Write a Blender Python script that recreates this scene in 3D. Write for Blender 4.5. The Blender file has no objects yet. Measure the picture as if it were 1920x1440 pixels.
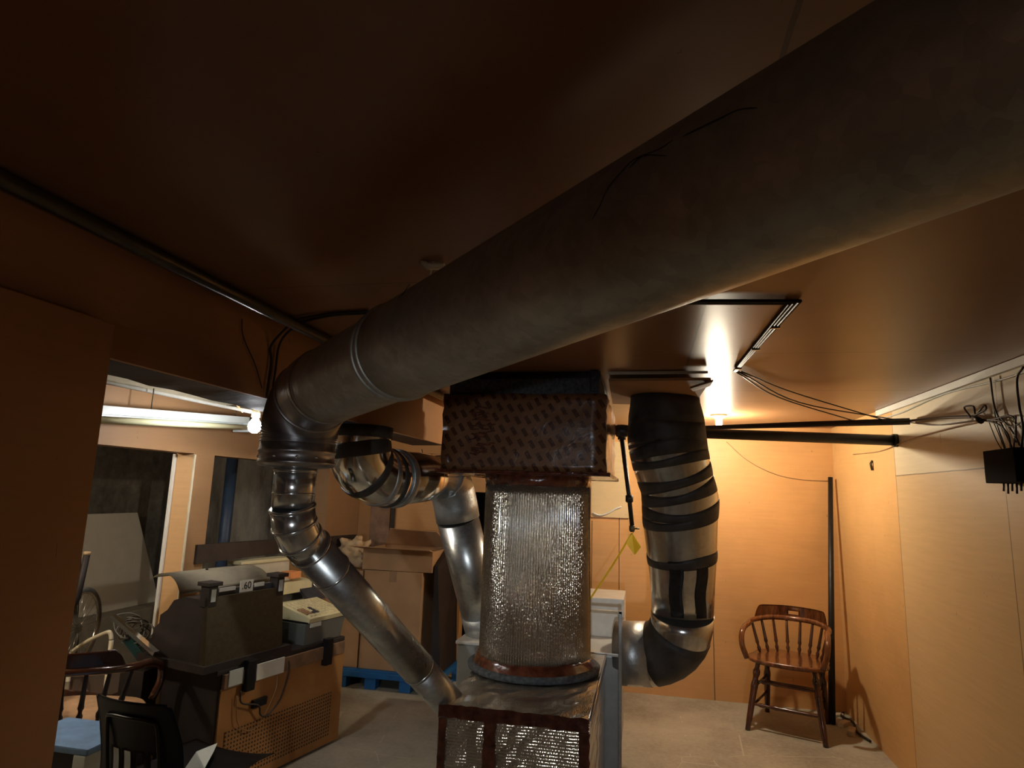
import bpy, bmesh, math, random
from mathutils import Vector as V, Matrix
random.seed(7)
PI = math.pi
C = bpy.context.scene.collection
S = bpy.context.scene

# ---------------------------------------------------------------- camera, world, exposure
CAMH, FPX = 1.5, 1185.0
yaw, pitch, roll = (math.radians(a) for a in (12.05, 9.8, 1.83))
cy, sy, cp, sp, cr, sr = math.cos(yaw), math.sin(yaw), math.cos(pitch), math.sin(pitch), math.cos(roll), math.sin(roll)
FW = V((-sy*cp, cy*cp, sp)); R0 = V((cy, sy, 0)); U0 = R0.cross(FW)
RT = cr*R0 + sr*U0; UP = -sr*R0 + cr*U0
EYE = V((0, 0, CAMH))
cam = bpy.data.cameras.new('camera'); camo = bpy.data.objects.new('camera', cam); C.objects.link(camo)
M3 = Matrix((RT, UP, -FW)).transposed()
camo.matrix_world = Matrix.Translation(EYE) @ M3.to_4x4()
cam.sensor_width = 36; cam.lens = FPX/1920*36; cam.clip_start = 0.02
S.camera = camo
S.view_settings.view_transform = 'Standard'; S.view_settings.look = 'None'
S.view_settings.exposure = 0.95; S.view_settings.gamma = 1.0; S.view_settings.use_curve_mapping = False
w = bpy.data.worlds.new('world'); S.world = w; w.use_nodes = True
w.node_tree.nodes['Background'].inputs[0].default_value = (0.5, 0.55, 0.7, 1)
w.node_tree.nodes['Background'].inputs[1].default_value = 0.004
BULB_W = 520.0      # emission strength of the two bare bulbs
# unseen point light added behind the camera for fill and highlights
L = bpy.data.lights.new('rear_fill', 'POINT'); L.energy = 3.5; L.color = (0.80, 0.90, 1.0); L.shadow_soft_size = 0.04
lo = bpy.data.objects.new('rear_fill', L); lo.location = (0.10, -2.6, 1.35); C.objects.link(lo)

L3 = bpy.data.lights.new('sparkle_spot', 'SPOT'); L3.energy = 85; L3.color = (.80, .90, 1.0); L3.shadow_soft_size = .035; L3.spot_size = math.radians(36); L3.spot_blend = 1  # unseen spot added to put sparkle on the wrapped pipe and boxes
lo3 = bpy.data.objects.new('sparkle_spot', L3); lo3.location = (.12, -1.9, 1.25); C.objects.link(lo3)
lo3.rotation_euler = (V((-.62, 3.1, .75))-V(lo3.location)).to_track_quat('-Z', 'Y').to_euler()
L2 = bpy.data.lights.new('recess_fill', 'POINT'); L2.energy = 16; L2.color = (1, .86, .68); L2.shadow_soft_size = 0.04  # unseen light added to brighten the concrete recess at left
lo2 = bpy.data.objects.new('recess_fill', L2); lo2.location = (-3.2, 1.9, 1.8); C.objects.link(lo2)

def ray(x, y): return FW + (x-960)/FPX*RT - (y-720)/FPX*UP
def atY(x, y, Y): d = ray(x, y); return EYE + d*(Y/d.y)
def atX(x, y, X): d = ray(x, y); return EYE + d*(X/d.x)
def atZ(x, y, Z): d = ray(x, y); return EYE + d*((Z-CAMH)/d.z)

# ---------------------------------------------------------------- materials
class NT:
    def __init__(s, name):
        s.m = bpy.data.materials.new(name); s.m.use_nodes = True; s.t = s.m.node_tree; s.n = s.t.nodes
        s.b = s.n['Principled BSDF']; s.tc = s.n.new('ShaderNodeTexCoord'); s.oc = s.tc.outputs['Object']
    def new(s, k, **kw):
        x = s.n.new(k)
        for a, v in kw.items():
            if a.startswith('i_'):
                x.inputs[a[2:].replace('_', ' ')].default_value = v
            else: setattr(x, a, v)
        return x
    def link(s, a, b): s.t.links.new(a, b)
    def math(s, op, a, b=None, c=None):
        x = s.new('ShaderNodeMath', operation=op)
        for i, q in enumerate((a, b, c)):
            if q is None: continue
            if isinstance(q, (int, float)): x.inputs[i].default_value = q
            else: s.link(q, x.inputs[i])
        return x.outputs[0]
    def vec(s, scale=(1, 1, 1), rot=(0, 0, 0)):
        m = s.new('ShaderNodeMapping'); m.inputs['Scale'].default_value = scale; m.inputs['Rotation'].default_value = rot
        s.link(s.oc, m.inputs[0]); return m.outputs[0]
    def noise(s, scale, detail=4, vec=None, rough=.6, dist=0):
        x = s.new('ShaderNodeTexNoise', i_Scale=scale, i_Detail=detail, i_Roughness=rough, i_Distortion=dist)
        s.link(vec or s.oc, x.inputs['Vector']); return x.outputs['Fac']
    def voro(s, scale, vec=None, feature='F1'):
        x = s.new('ShaderNodeTexVoronoi', feature=feature, i_Scale=scale); s.link(vec or s.oc, x.inputs['Vector']); return x
    def ramp(s, fac, stops):
        x = s.new('ShaderNodeValToRGB'); e = x.color_ramp.elements
        while len(e) < len(stops): e.new(.5)
        for i, (p, c) in enumerate(stops):
            e[i].position = p; e[i].color = (*c, 1) if len(c) == 3 else c
        s.link(fac, x.inputs[0]); return x.outputs[0]
    def mix(s, fac, a, b, mode='MIX'):
        x = s.new('ShaderNodeMix', data_type='RGBA', blend_type=mode)
        for q, i in ((fac, 0), (a, 6), (b, 7)):
            if isinstance(q, (int, float)): x.inputs[i].default_value = q
            elif isinstance(q, tuple): x.inputs[i].default_value = (*q, 1)
            else: s.link(q, x.inputs[i])
        return x.outputs[2]
    def bump(s, h, st=.3, dist=.01, normal=None):
        x = s.new('ShaderNodeBump', i_Strength=st, i_Distance=dist); s.link(h, x.inputs['Height'])
        if normal: s.link(normal, x.inputs['Normal'])
        s.link(x.outputs[0], s.b.inputs['Normal']); return x.outputs[0]
    def col(s, c):
        if isinstance(c, tuple): s.b.inputs['Base Color'].default_value = (*c, 1)
        else: s.link(c, s.b.inputs['Base Color'])
    def set(s, rough=None, metal=None, **kw):
        if rough is not None:
            if isinstance(rough, (int, float)): s.b.inputs['Roughness'].default_value = rough
            else: s.link(rough, s.b.inputs['Roughness'])
        if metal is not None: s.b.inputs['Metallic'].default_value = metal
        for k, v in kw.items(): s.b.inputs[k.replace('_', ' ')].default_value = v
        return s.m

def plain(name, c, rough=.5, metal=0, var=.25, scale=12, bump=0, bscale=60, **kw):
    n = NT(name)
    lo_, hi = tuple(x*(1-var) for x in c), tuple(min(1, x*(1+var)) for x in c)
    n.col(n.ramp(n.noise(scale, 5), [(.3, lo_), (.7, hi)]))
    if bump: n.bump(n.noise(bscale, 4), bump, .005)
    return n.set(rough, metal, **kw)

def painted(name, c, seams=(), rough=.5, pale=None, var=.16, spec=.4, stains=True):
    """painted plywood: seams = list of (axis, value, lo, hi limits on the other axis or None)"""
    n = NT(name)
    lo_, hi = tuple(x*(1-var) for x in c), tuple(min(1, x*(1+var)) for x in c)
    grain = n.noise(6, 6, n.vec((.6, .6, 9)), .65)
    base = n.ramp(n.math('ADD', n.math('MULTIPLY', n.noise(1.3, 5), .75), n.math('MULTIPLY', grain, .25)), [(.32, lo_), (.68, hi)])
    sx = n.new('ShaderNodeSeparateXYZ'); n.link(n.oc, sx.inputs[0]); ax = dict(X=sx.outputs[0], Y=sx.outputs[1], Z=sx.outputs[2])
    def band(a, lo, hi): return n.math('MULTIPLY', n.math('GREATER_THAN', ax[a], lo), n.math('LESS_THAN', ax[a], hi))
    for pc, (a1, l1, h1), (a2, l2, h2) in (pale or ()):
        f = n.math('MULTIPLY', band(a1, l1, h1), band(a2, l2, h2))
        pg = n.ramp(grain, [(.3, tuple(x*.93 for x in pc)), (.7, tuple(min(1, x*1.04) for x in pc))])
        base = n.mix(f, base, pg)
    if stains:
        sp_ = n.noise(34, 3, n.vec((1, 1, .35)), .7)
        base = n.mix(n.math('MULTIPLY', n.math('GREATER_THAN', sp_, .715), .55), base, tuple(x*.3 for x in c))
        v = n.voro(3.1); base = n.mix(n.math('MULTIPLY', n.math('LESS_THAN', v.outputs['Distance'], .016), .8), base, (.03, .015, .008))
    wob = n.math('MULTIPLY', n.math('SUBTRACT', n.noise(9, 3), .5), .006)
    for a, val, lim, wd in seams:
        f = n.math('LESS_THAN', n.math('ABSOLUTE', n.math('ADD', n.math('SUBTRACT', ax[a], val), wob)), wd)
        for l in lim: f = n.math('MULTIPLY', f, band(*l))
        base = n.mix(n.math('MULTIPLY', f, .8), base, tuple(x*.16 for x in c))
    n.col(base)
    n.bump(n.math('ADD', grain, n.math('MULTIPLY', n.noise(3, 3), 2)), .08, .003)
    return n.set(rough, Specular_IOR_Level=spec)

def galv(name, c=(.42, .42, .40), rough=.34, spangle=.25, dirt=.3, metal=.92):
    n = NT(name)
    v = n.voro(55); h = n.new('ShaderNodeSeparateColor'); n.link(v.outputs['Color'], h.inputs[0])
    dark = tuple(x*(1-spangle) for x in c)
    base = n.mix(h.outputs[0], dark, c)
    d = n.noise(4.5, 6, None, .7)
    base = n.mix(n.ramp(d, [(.42, (0, 0, 0)), (.75, (dirt, dirt, dirt))]), base, (.10, .08, .055))
    n.col(base)
    r = n.math('ADD', n.math('MULTIPLY', n.noise(9, 6), .22), rough-.11)
    n.bump(n.math('ADD', n.noise(2.2, 2), n.math('MULTIPLY', n.noise(40, 3), .02)), .10, .02)
    return n.set(r, metal)

MT = {}
ORANGE = (.60, .315, .115)
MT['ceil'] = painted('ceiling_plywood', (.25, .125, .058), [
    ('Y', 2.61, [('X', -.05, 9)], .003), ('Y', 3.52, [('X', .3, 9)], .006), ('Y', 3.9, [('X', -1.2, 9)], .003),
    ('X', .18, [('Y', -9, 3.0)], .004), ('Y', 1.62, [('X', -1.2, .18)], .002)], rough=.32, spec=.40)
MT['wall'] = painted('orange_painted_plywood', ORANGE, [
    ('X', .51, [('Z', 0, 1.5)], .004), ('X', -.21, [('Z', -1, 3)], .004), ('X', -.43, [('Z', 0, 1.3)], .004)])
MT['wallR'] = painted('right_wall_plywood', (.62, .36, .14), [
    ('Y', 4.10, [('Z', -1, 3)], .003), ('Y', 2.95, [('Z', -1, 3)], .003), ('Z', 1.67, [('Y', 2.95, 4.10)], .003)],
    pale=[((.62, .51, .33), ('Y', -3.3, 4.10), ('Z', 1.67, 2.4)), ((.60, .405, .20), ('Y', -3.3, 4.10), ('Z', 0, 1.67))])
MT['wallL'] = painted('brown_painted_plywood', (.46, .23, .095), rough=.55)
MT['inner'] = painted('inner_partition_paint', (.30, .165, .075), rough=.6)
MT['jamb'] = painted('jamb_paint', (.62, .37, .17), rough=.6, stains=False)
MT['cream'] = plain('cream_plaster', (.66, .58, .42), .7, var=.12)
MT['white'] = plain('white_paint', (.72, .70, .64), .45, var=.08)
MT['bwood'] = plain('dark_beam_wood', (.034, .022, .017), .6, var=.5, scale=5, bump=.3)
MT['brown'] = plain('brown_board', (.20, .11, .06), .6, var=.35)
MT['galvD'] = galv('weathered_galvanised_steel', (.50, .49, .42), .46, .18, .45, .72)
MT['galvE'] = galv('elbow_steel', (.42, .40, .40), .34, .12, .25)
MT['galv'] = galv('bright_galvanised_steel', (.62, .62, .60), .20, .15, .2)
MT['galvS'] = galv('satin_galvanised_steel', (.55, .56, .54), .30, .2, .2)
MT['foil'] = plain('aluminium_foil', (.80, .79, .76), .13, 1, var=.06, scale=30, bump=.12, bscale=14)
MT['ftape'] = plain('grey_foil_tape', (.40, .41, .40), .42, .8, var=.2, bump=.35, bscale=50)
MT['tape'] = plain('black_cloth_tape', (.046, .040, .034), .55, var=.4, bump=.4, bscale=45, Specular_IOR_Level=.35)
MT['black'] = plain('black_plastic', (.008, .007, .009), .34, var=.3, Specular_IOR_Level=.4)
MT['mblack'] = plain('matt_black_box', (.006, .006, .007), .85, var=.3, Specular_IOR_Level=.1)
MT['iron'] = plain('black_iron_pipe', (.014, .012, .012), .45, .3, var=.4, bump=.3)
MT['wire'] = plain('dark_cable_sheath', (.020, .012, .008), .5)
MT['wireb'] = plain('brown_thin_wire', (.30, .17, .08), .5)
MT['steelg'] = plain('dark_conduit_steel', (.10, .085, .06), .4, .7, var=.3)
MT['insul'] = plain('charcoal_insulation', (.060, .066, .068), .85, var=.6, scale=60, bump=.9, bscale=80)
MT['ptape'] = plain('reddish_packing_tape', (.10, .028, .014), .16, var=.6, scale=22, bump=.5, bscale=30, Coat_Weight=.5)
MT['furn'] = plain('grey_enamel_sheet', (.30, .31, .29), .35, .3, var=.1)
MT['furnt'] = plain('pale_grey_sheet', (.58, .56, .50), .35, .2, var=.1)
MT['card'] = plain('corrugated_cardboard', (.42, .235, .11), .8, var=.14, scale=4, bump=.1)
MT['cardin'] = plain('cardboard_inside', (.30, .17, .085), .85, var=.15)
MT['cloth'] = plain('tan_cloth', (.52, .36, .20), .9, var=.2, bump=.4, bscale=20)
MT['blue'] = plain('blue_pallet_plastic', (.012, .11, .30), .45, var=.2)
MT['bluepipe'] = plain('dark_blue_pipe', (.03, .06, .12), .45, var=.2)
MT['bluelid'] = plain('faded_blue_lid', (.16, .27, .46), .5, var=.25, scale=8)
MT['chrome'] = plain('chrome_tube', (.75, .74, .70), .15, 1, var=.05)
MT['ivory'] = plain('ivory_plastic', (.66, .58, .34), .45, var=.08)
MT['creamm'] = plain('cream_enamel', (.52, .47, .36), .45, var=.12)
MT['grey'] = plain('grey_plastic', (.13, .135, .12), .5, var=.1)
MT['dgrey'] = plain('slate_plastic', (.035, .037, .045), .4)
MT['bronze'] = plain('dark_bronze_plate', (.055, .045, .024), .48, .55, var=.2, scale=40)
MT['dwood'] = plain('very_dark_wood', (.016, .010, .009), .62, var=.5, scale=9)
MT['orangeb'] = plain('orange_block', (.75, .28, .09), .7, var=.1)
MT['paper'] = plain('paper_label', (.62, .60, .52), .7, var=.06)
MT['ink'] = plain('black_ink', (.01, .01, .01), .6, var=0)
MT['bink'] = plain('blue_ink', (.10, .12, .24), .7, var=0)
MT['yellow'] = plain('yellow_ribbon', (.72, .60, .03), .4, var=.12)
MT['board'] = plain('grey_white_board', (.46, .45, .40), .6, var=.05)
MT['ledge'] = plain('grey_concrete_ledge', (.17, .155, .125), .9, var=.2, scale=6)
MT['teal'] = plain('teal_plastic', (.008, .04, .045), .4)
MT['rubber'] = plain('grey_tyre', (.17, .17, .15), .7)
MT['porc'] = plain('cream_porcelain', (.75, .70, .52), .3, var=.03)
MT['tubeoff'] = plain('unlit_tube_glass', (.80, .78, .50), .25, var=.03)
MT['fix'] = plain('white_enamel_fixture', (.52, .56, .54), .35, var=.06)
MT['sprucew'] = plain('pale_scrap_wood', (.52, .43, .30), .8, var=.2)

n = NT('stained_concrete_wall'); a = n.noise(2.2, 8, n.vec((1, 1, .4)), .7); b = n.noise(14, 6)
n.col(n.ramp(n.math('ADD', n.math('MULTIPLY', a, .6), n.math('MULTIPLY', b, .4)), [(.35, (.03, .03, .026)), (.55, (.11, .105, .09)), (.72, (.24, .225, .19))]))
n.bump(b, .5, .01); MT['conc'] = n.set(.9)
n = NT('pale_concrete_wall'); a = n.noise(2.4, 8, n.vec((1, 2.2, .35)), .7)
n.col(n.ramp(a, [(.35, (.11, .10, .085)), (.62, (.42, .39, .33))])); n.bump(a, .4, .01); MT['conc2'] = n.set(.9)
n = NT('concrete_floor'); a = n.noise(1.7, 8, None, .65); b = n.noise(40, 4)
base = n.ramp(n.math('ADD', n.math('MULTIPLY', a, .75), n.math('MULTIPLY', b, .25)), [(.33, (.22, .195, .145)), (.5, (.36, .325, .25)), (.68, (.47, .43, .335))])
v = n.voro(1.6, n.vec((1, 1, 1)), 'DISTANCE_TO_EDGE')
crk = n.math('MULTIPLY', n.math('LESS_THAN', v.outputs['Distance'], .004), n.math('GREATER_THAN', n.noise(2, 3), .55))
base = n.mix(n.math('MULTIPLY', crk, .5), base, (.58, .54, .43))
n.col(base); n.bump(n.math('ADD', a, n.math('MULTIPLY', b, .3)), .25, .008); MT['floor'] = n.set(.75)

# warm varnished chair wood
n = NT('varnished_chair_wood'); g = n.noise(5, 6, n.vec((9, 1.2, 2)), .6)
n.col(n.ramp(g, [(.3, (.055, .016, .006)), (.6, (.20, .065, .020)), (.8, (.30, .11, .035))])); MT['chair'] = n.set(.22, Coat_Weight=.5)
n = NT('turned_dark_leg_wood'); g = n.noise(7, 5)
n.col(n.ramp(g, [(.3, (.022, .007, .004)), (.7, (.10, .032, .014))])); MT['chairleg'] = n.set(.2, Coat_Weight=.5)
MT['seatworn'] = plain('worn_seat_wood', (.50, .30, .17), .5, var=.25)
# hardboard with a perforated field
n = NT('hardboard_back'); n.col(n.ramp(n.noise(5, 6), [(.3, (.30, .13, .035)), (.7, (.42, .20, .06))])); MT['hard'] = n.set(.55)
n = NT('perforated_hardboard')
sx = n.new('ShaderNodeSeparateXYZ'); n.link(n.oc, sx.inputs[0])
fy = n.math('SUBTRACT', n.math('FRACT', n.math('MULTIPLY', sx.outputs[1], 52)), .5)
fz = n.math('SUBTRACT', n.math('FRACT', n.math('MULTIPLY', sx.outputs[2], 52)), .5)
dd = n.math('SQRT', n.math('ADD', n.math('MULTIPLY', fy, fy), n.math('MULTIPLY', fz, fz)))
n.col(n.mix(n.math('LESS_THAN', dd, .27), n.ramp(n.noise(5, 6), [(.3, (.27, .12, .035)), (.7, (.38, .18, .055))]), (.02, .01, .004))); MT['perf'] = n.set(.6)
# ribbed bubble wrap over foil (upright ribs are geometry; the bubbles are bump)
def bubble(name, rows, hz=1):
    n = NT(name)
    sx = n.new('ShaderNodeSeparateXYZ'); n.link(n.oc, sx.inputs[0])
    v = n.voro(95, n.vec((1.8, 1.8, 1.0))); d = v.outputs['Distance']
    n.col(n.ramp(n.noise(5, 5), [(.3, (.30, .245, .175)), (.7, (.50, .43, .33))]))
    w1 = n.math('SINE', n.math('MULTIPLY', sx.outputs[2], rows))
    h = n.math('ADD', n.math('MULTIPLY', n.math('SUBTRACT', 1.0, d), 1.0), n.math('MULTIPLY', w1, .35*hz))
    h = n.math('ADD', h, n.math('MULTIPLY', n.noise(9, 3), .8))
    n.bump(h, .36, .003)
    return n.set(.15, .85, Coat_Weight=.6, Coat_Roughness=.08)
MT['bub'] = bubble('foil_bubble_wrap', 420, 0)
MT['bubbox'] = bubble('foil_bubble_wrap_sheet', 520, 2)
# cardboard under clear tape with slanted rows of faint print
n = NT('printed_tape_over_cardboard')
mp = n.vec((1, 1, 1), (0, math.radians(32), 0)); sx = n.new('ShaderNodeSeparateXYZ'); n.link(mp, sx.inputs[0])
u = n.math('MULTIPLY', sx.outputs[0], 24.0); r_ = n.math('FLOOR', u)
v_ = n.math('ADD', n.math('MULTIPLY', sx.outputs[2], 15.0), n.math('MULTIPLY', n.math('SINE', n.math('MULTIPLY', r_, 12.9)), 1.7))
m1 = n.math('LESS_THAN', n.math('ABSOLUTE', n.math('SUBTRACT', n.math('FRACT', u), .5)), .24)
m2 = n.math('LESS_THAN', n.math('FRACT', v_), .62)
ns = n.math('GREATER_THAN', n.noise(110, 3), .38)
f = n.math('MULTIPLY', n.math('MULTIPLY', m1, m2), ns)
n.col(n.mix(n.math('MULTIPLY', f, .9), n.ramp(n.noise(6, 5), [(.3, (.12, .052, .022)), (.7, (.20, .092, .040))]), (.05, .016, .007)))
n.bump(n.noise(14, 5, None, .6, 1.2), .25, .006); MT['ptcard'] = n.set(.24, Coat_Weight=.4, Coat_Roughness=.12)

n = NT('bulb_glow'); n.b.inputs['Emission Color'].default_value = (1, .88, .67, 1); n.b.inputs['Emission Strength'].default_value = BULB_W*1.55; n.col((1, 1, 1)); MT['glow'] = n.m
n = NT('bulb_glow_cool'); n.b.inputs['Emission Color'].default_value = (.97, .98, 1, 1); n.b.inputs['Emission Strength'].default_value = BULB_W*.32; n.col((1, 1, 1)); MT['glow2'] = n.m

# ---------------------------------------------------------------- helpers
LOCAL = set()
def world_loc(o):
    p = V((0, 0, 0))
    while o is not None:
        if o.name in LOCAL: return V((0, 0, 0))
        p += V(o.location); o = o.parent
    return p
def obj(name, bm, m, parent=None, smooth=None, mods=()):
    if parent is not None:
        off = world_loc(parent)
        for v in bm.verts: v.co -= off
    me = bpy.data.meshes.new(name); bm.normal_update(); bm.to_mesh(me); bm.free()
    me.materials.append(MT[m] if isinstance(m, str) else m)
    o = bpy.data.objects.new(name, me); C.objects.link(o)
    if parent is not None: o.parent = parent
    return o
def thing(name, label, cat, loc=(0, 0, 0), rotz=None, group=None):
    o = bpy.data.objects.new(name, None); C.objects.link(o); o.location = loc; o.empty_display_size = .1
    o['label'] = label; o['category'] = cat
    if group: o['group'] = group
    if rotz is not None: o.rotation_euler = (0, 0, rotz); LOCAL.add(o.name)
    return o
def tag(o, label, cat, group=None):
    o['label'] = label; o['category'] = cat
    if group: o['group'] = group
    return o
def struct(name, bm, m):
    o = obj(name, bm, m); o['kind'] = 'structure'; return o
def B(): return bmesh.new()
def box(bm, lo_, hi, bev=0, mat=None):
    x0, y0, z0 = lo_; x1, y1, z1 = hi
    vs = [bm.verts.new(p) for p in ((x0, y0, z0), (x1, y0, z0), (x1, y1, z0), (x0, y1, z0), (x0, y0, z1), (x1, y0, z1), (x1, y1, z1), (x0, y1, z1))]
    fs = [bm.faces.new([vs[i] for i in q]) for q in ((3, 2, 1, 0), (4, 5, 6, 7), (0, 1, 5, 4), (1, 2, 6, 5), (2, 3, 7, 6), (3, 0, 4, 7))]
    if mat is not None:
        for v in vs: v.co = mat @ v.co
    if bev:
        es = list({e for f in fs for e in f.edges})
        bmesh.ops.bevel(bm, geom=es, offset=bev, segments=2, affect='EDGES', profile=.7)
    return bm
def hexa(bm, b4, t4):
    """solid from a bottom quad and a top quad (same winding)"""
    b = [bm.verts.new(p) for p in b4]; t = [bm.verts.new(p) for p in t4]
    bm.faces.new(b[::-1]); bm.faces.new(t)
    for i in range(4): bm.faces.new((b[i], b[(i+1) % 4], t[(i+1) % 4], t[i]))
    bmesh.ops.recalc_face_normals(bm, faces=bm.faces); return bm
def frames(pts):
    P = [V(p) for p in pts]; T = []
    for i in range(len(P)):
        a = P[max(0, i-1)]; b = P[min(len(P)-1, i+1)]; T.append((b-a).normalized())
    n = T[0].orthogonal().normalized(); out = []
    for i, t in enumerate(T):
        n = (n - t*n.dot(t))
        n = n.normalized() if n.length > 1e-6 else t.orthogonal().normalized()
        out.append((P[i], t, n, t.cross(n)))
    return out
def tube(bm, pts, r, seg=12, caps=True, rib=0, smooth=True, miter=True):
    rs = r if isinstance(r, (list, tuple)) else [r]*len(pts); rings = []
    P = [V(p) for p in pts]
    for i, (p, t, n, b) in enumerate(frames(pts)):
        ring = []
        k = 1.0
        if miter and 0 < i < len(P)-1:
            a = (P[i]-P[i-1]).normalized(); c = (P[i+1]-P[i]).normalized(); k = 1/max(.6, math.cos(a.angle(c, 0)/2))
        for j in range(seg):
            a = 2*PI*j/seg; rr = rs[i]*(1+(rib if j % 2 else -rib))
            ring.append(bm.verts.new(p + (n*math.cos(a)+b*math.sin(a))*rr))
        rings.append(ring)
    for i in range(len(rings)-1):
        for j in range(seg):
            f = bm.faces.new((rings[i][j], rings[i][(j+1) % seg], rings[i+1][(j+1) % seg], rings[i+1][j])); f.smooth = smooth
    if caps:
        bm.faces.new(rings[0][::-1]); bm.faces.new(rings[-1])
    return bm
def arc(p0, p1, p2, n=8):
    """quadratic bend from p0 over corner p1 to p2"""
    p0, p1, p2 = V(p0), V(p1), V(p2)
    return [p0*(1-t)**2 + p1*2*t*(1-t) + p2*t*t for t in [i/n for i in range(n+1)]]
def spline(pts, n=6):
    P = [V(p) for p in pts]; P = [P[0]*2-P[1]] + P + [P[-1]*2-P[-2]]; out = []
    for i in range(1, len(P)-2):
        for k in range(n):
            t = k/n; a, b, c, d = P[i-1:i+3]
            out.append(.5*((2*b)+(-a+c)*t+(2*a-5*b+4*c-d)*t*t+(-a+3*b-3*c+d)*t**3))
    out.append(P[-2]); return out
def wire(name, pts, r, m, parent=None, seg=6, n=6):
    return obj(name, tube(B(), spline(pts, n) if n else pts, r, seg), m, parent)
def lathe(bm, prof, base=(0, 0, 0), axis=(0, 0, 1), seg=20):
    b = V(base); a = V(axis).normalized()
    pts = [b + a*z for _, z in prof]
    # duplicate heights are nudged so that the frame stays defined
    rings = []; n = a.orthogonal().normalized(); q = a.cross(n)
    for (r, z) in prof:
        rings.append([bm.verts.new(b+a*z+(n*math.cos(2*PI*j/seg)+q*math.sin(2*PI*j/seg))*max(r, 1e-4)) for j in range(seg)])
    for i in range(len(rings)-1):
        for j in range(seg):
            f = bm.faces.new((rings[i][j], rings[i][(j+1) % seg], rings[i+1][(j+1) % seg], rings[i+1][j])); f.smooth = True
    bm.faces.new(rings[0][::-1]); bm.faces.new(rings[-1]); return bm
def band(bm, p, t, r, wd=.012, h=.004, seg=48):
    """a raised bead round a pipe at p along direction t"""
    t = V(t).normalized(); prof = [(r*.98, -wd/2), (r+h*.7, -wd/2*.8), (r+h, 0), (r+h*.7, wd/2*.8), (r*.98, wd/2)]
    return lathe(bm, prof, p, t, seg)
def prism(bm, poly, d0, d1, f):
    """polygon (a,b) extruded from d0 to d1; f(a,b,d) -> point"""
    A = [bm.verts.new(f(a, b, d0)) for a, b in poly]; D = [bm.verts.new(f(a, b, d1)) for a, b in poly]
    bm.faces.new(A[::-1]); bm.faces.new(D)
    for i in range(len(A)):
        j = (i+1) % len(A); bm.faces.new((A[i], A[j], D[j], D[i]))
    bmesh.ops.recalc_face_normals(bm, faces=bm.faces); return bm
def text(name, s, m, parent, mat, size, ext=.0006):
    cu = bpy.data.curves.new(name, 'FONT'); cu.body = s; cu.size = size; cu.extrude = ext; cu.align_x = 'CENTER'; cu.align_y = 'CENTER'
    t = bpy.data.objects.new(name, cu); dg = bpy.context.evaluated_depsgraph_get()
    C.objects.link(t); bpy.context.view_layer.update()
    me = bpy.data.meshes.new_from_object(t.evaluated_get(bpy.context.evaluated_depsgraph_get()))
    bpy.data.objects.remove(t); me.transform(mat); me.materials.clear(); me.materials.append(MT[m])
    o = bpy.data.objects.new(name, me); C.objects.link(o); o.parent = parent; return o

CEIL = 2.08; YB = 5.35; XR = 1.43; XH = -1.3; XI = -2.5
# ---------------------------------------------------------------- setting
struct('floor', box(B(), (-4.6, -3.2, -.1), (1.6, 5.6, 0)), 'floor')
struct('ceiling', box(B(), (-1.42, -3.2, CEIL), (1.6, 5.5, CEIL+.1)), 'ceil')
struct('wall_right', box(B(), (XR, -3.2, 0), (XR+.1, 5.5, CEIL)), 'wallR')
bm = B(); box(bm, (-1.30, YB, 0), (XR, YB+.1, CEIL)); box(bm, (-3.15, YB, 0), (-1.53, YB+.1, 1.96)); box(bm, (-4.2, YB, 1.80), (-3.15, YB+.1, 1.96)); box(bm, (-1.53, YB, 1.5), (-1.30, YB+.1, 2.0))
struct('wall_back', bm, 'wall')
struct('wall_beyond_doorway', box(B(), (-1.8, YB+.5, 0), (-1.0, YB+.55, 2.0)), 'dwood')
struct('wall_rear', box(B(), (-4.2, -3.2, 0), (XR, -3.1, CEIL)), 'wall')
# dropped header between the two halves of the basement; its lower edge is ragged
bm = B(); prof = [(-3.1, 1.803)]
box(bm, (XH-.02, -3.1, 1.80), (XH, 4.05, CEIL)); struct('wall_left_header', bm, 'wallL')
bm = B(); K = 70
lo_ = []; hi_ = []
for i in range(K+1):
    y = -3.1 + 7.15*i/K; xx = -1.535 + random.uniform(-.012, .012)
    lo_.append((bm.verts.new((-1.322, y, 1.80)), bm.verts.new((xx, y, 1.80+random.uniform(-.004, .004))), bm.verts.new((xx, y, 1.96)), bm.verts.new((-1.322, y, 1.96))))
for i in range(K):
    a, b = lo_[i], lo_[i+1]
    for j in range(4): bm.faces.new((a[j], a[(j+1) % 4], b[(j+1) % 4], b[j]))
bm.faces.new(lo_[0][::-1]); bm.faces.new(lo_[-1]); bmesh.ops.recalc_face_normals(bm, faces=bm.faces)
struct('trim_1', bm, 'bwood')
struct('ceiling_left', box(B(), (-4.6, -3.2, 1.96), (-1.545, 5.5, 2.06)), 'cream')
# full height panel at the left edge of the photograph
struct('wall_left', box(B(), (-1.29, -3.1, 0), (-1.25, 1.25, 1.872), .003), 'wallL')
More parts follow.
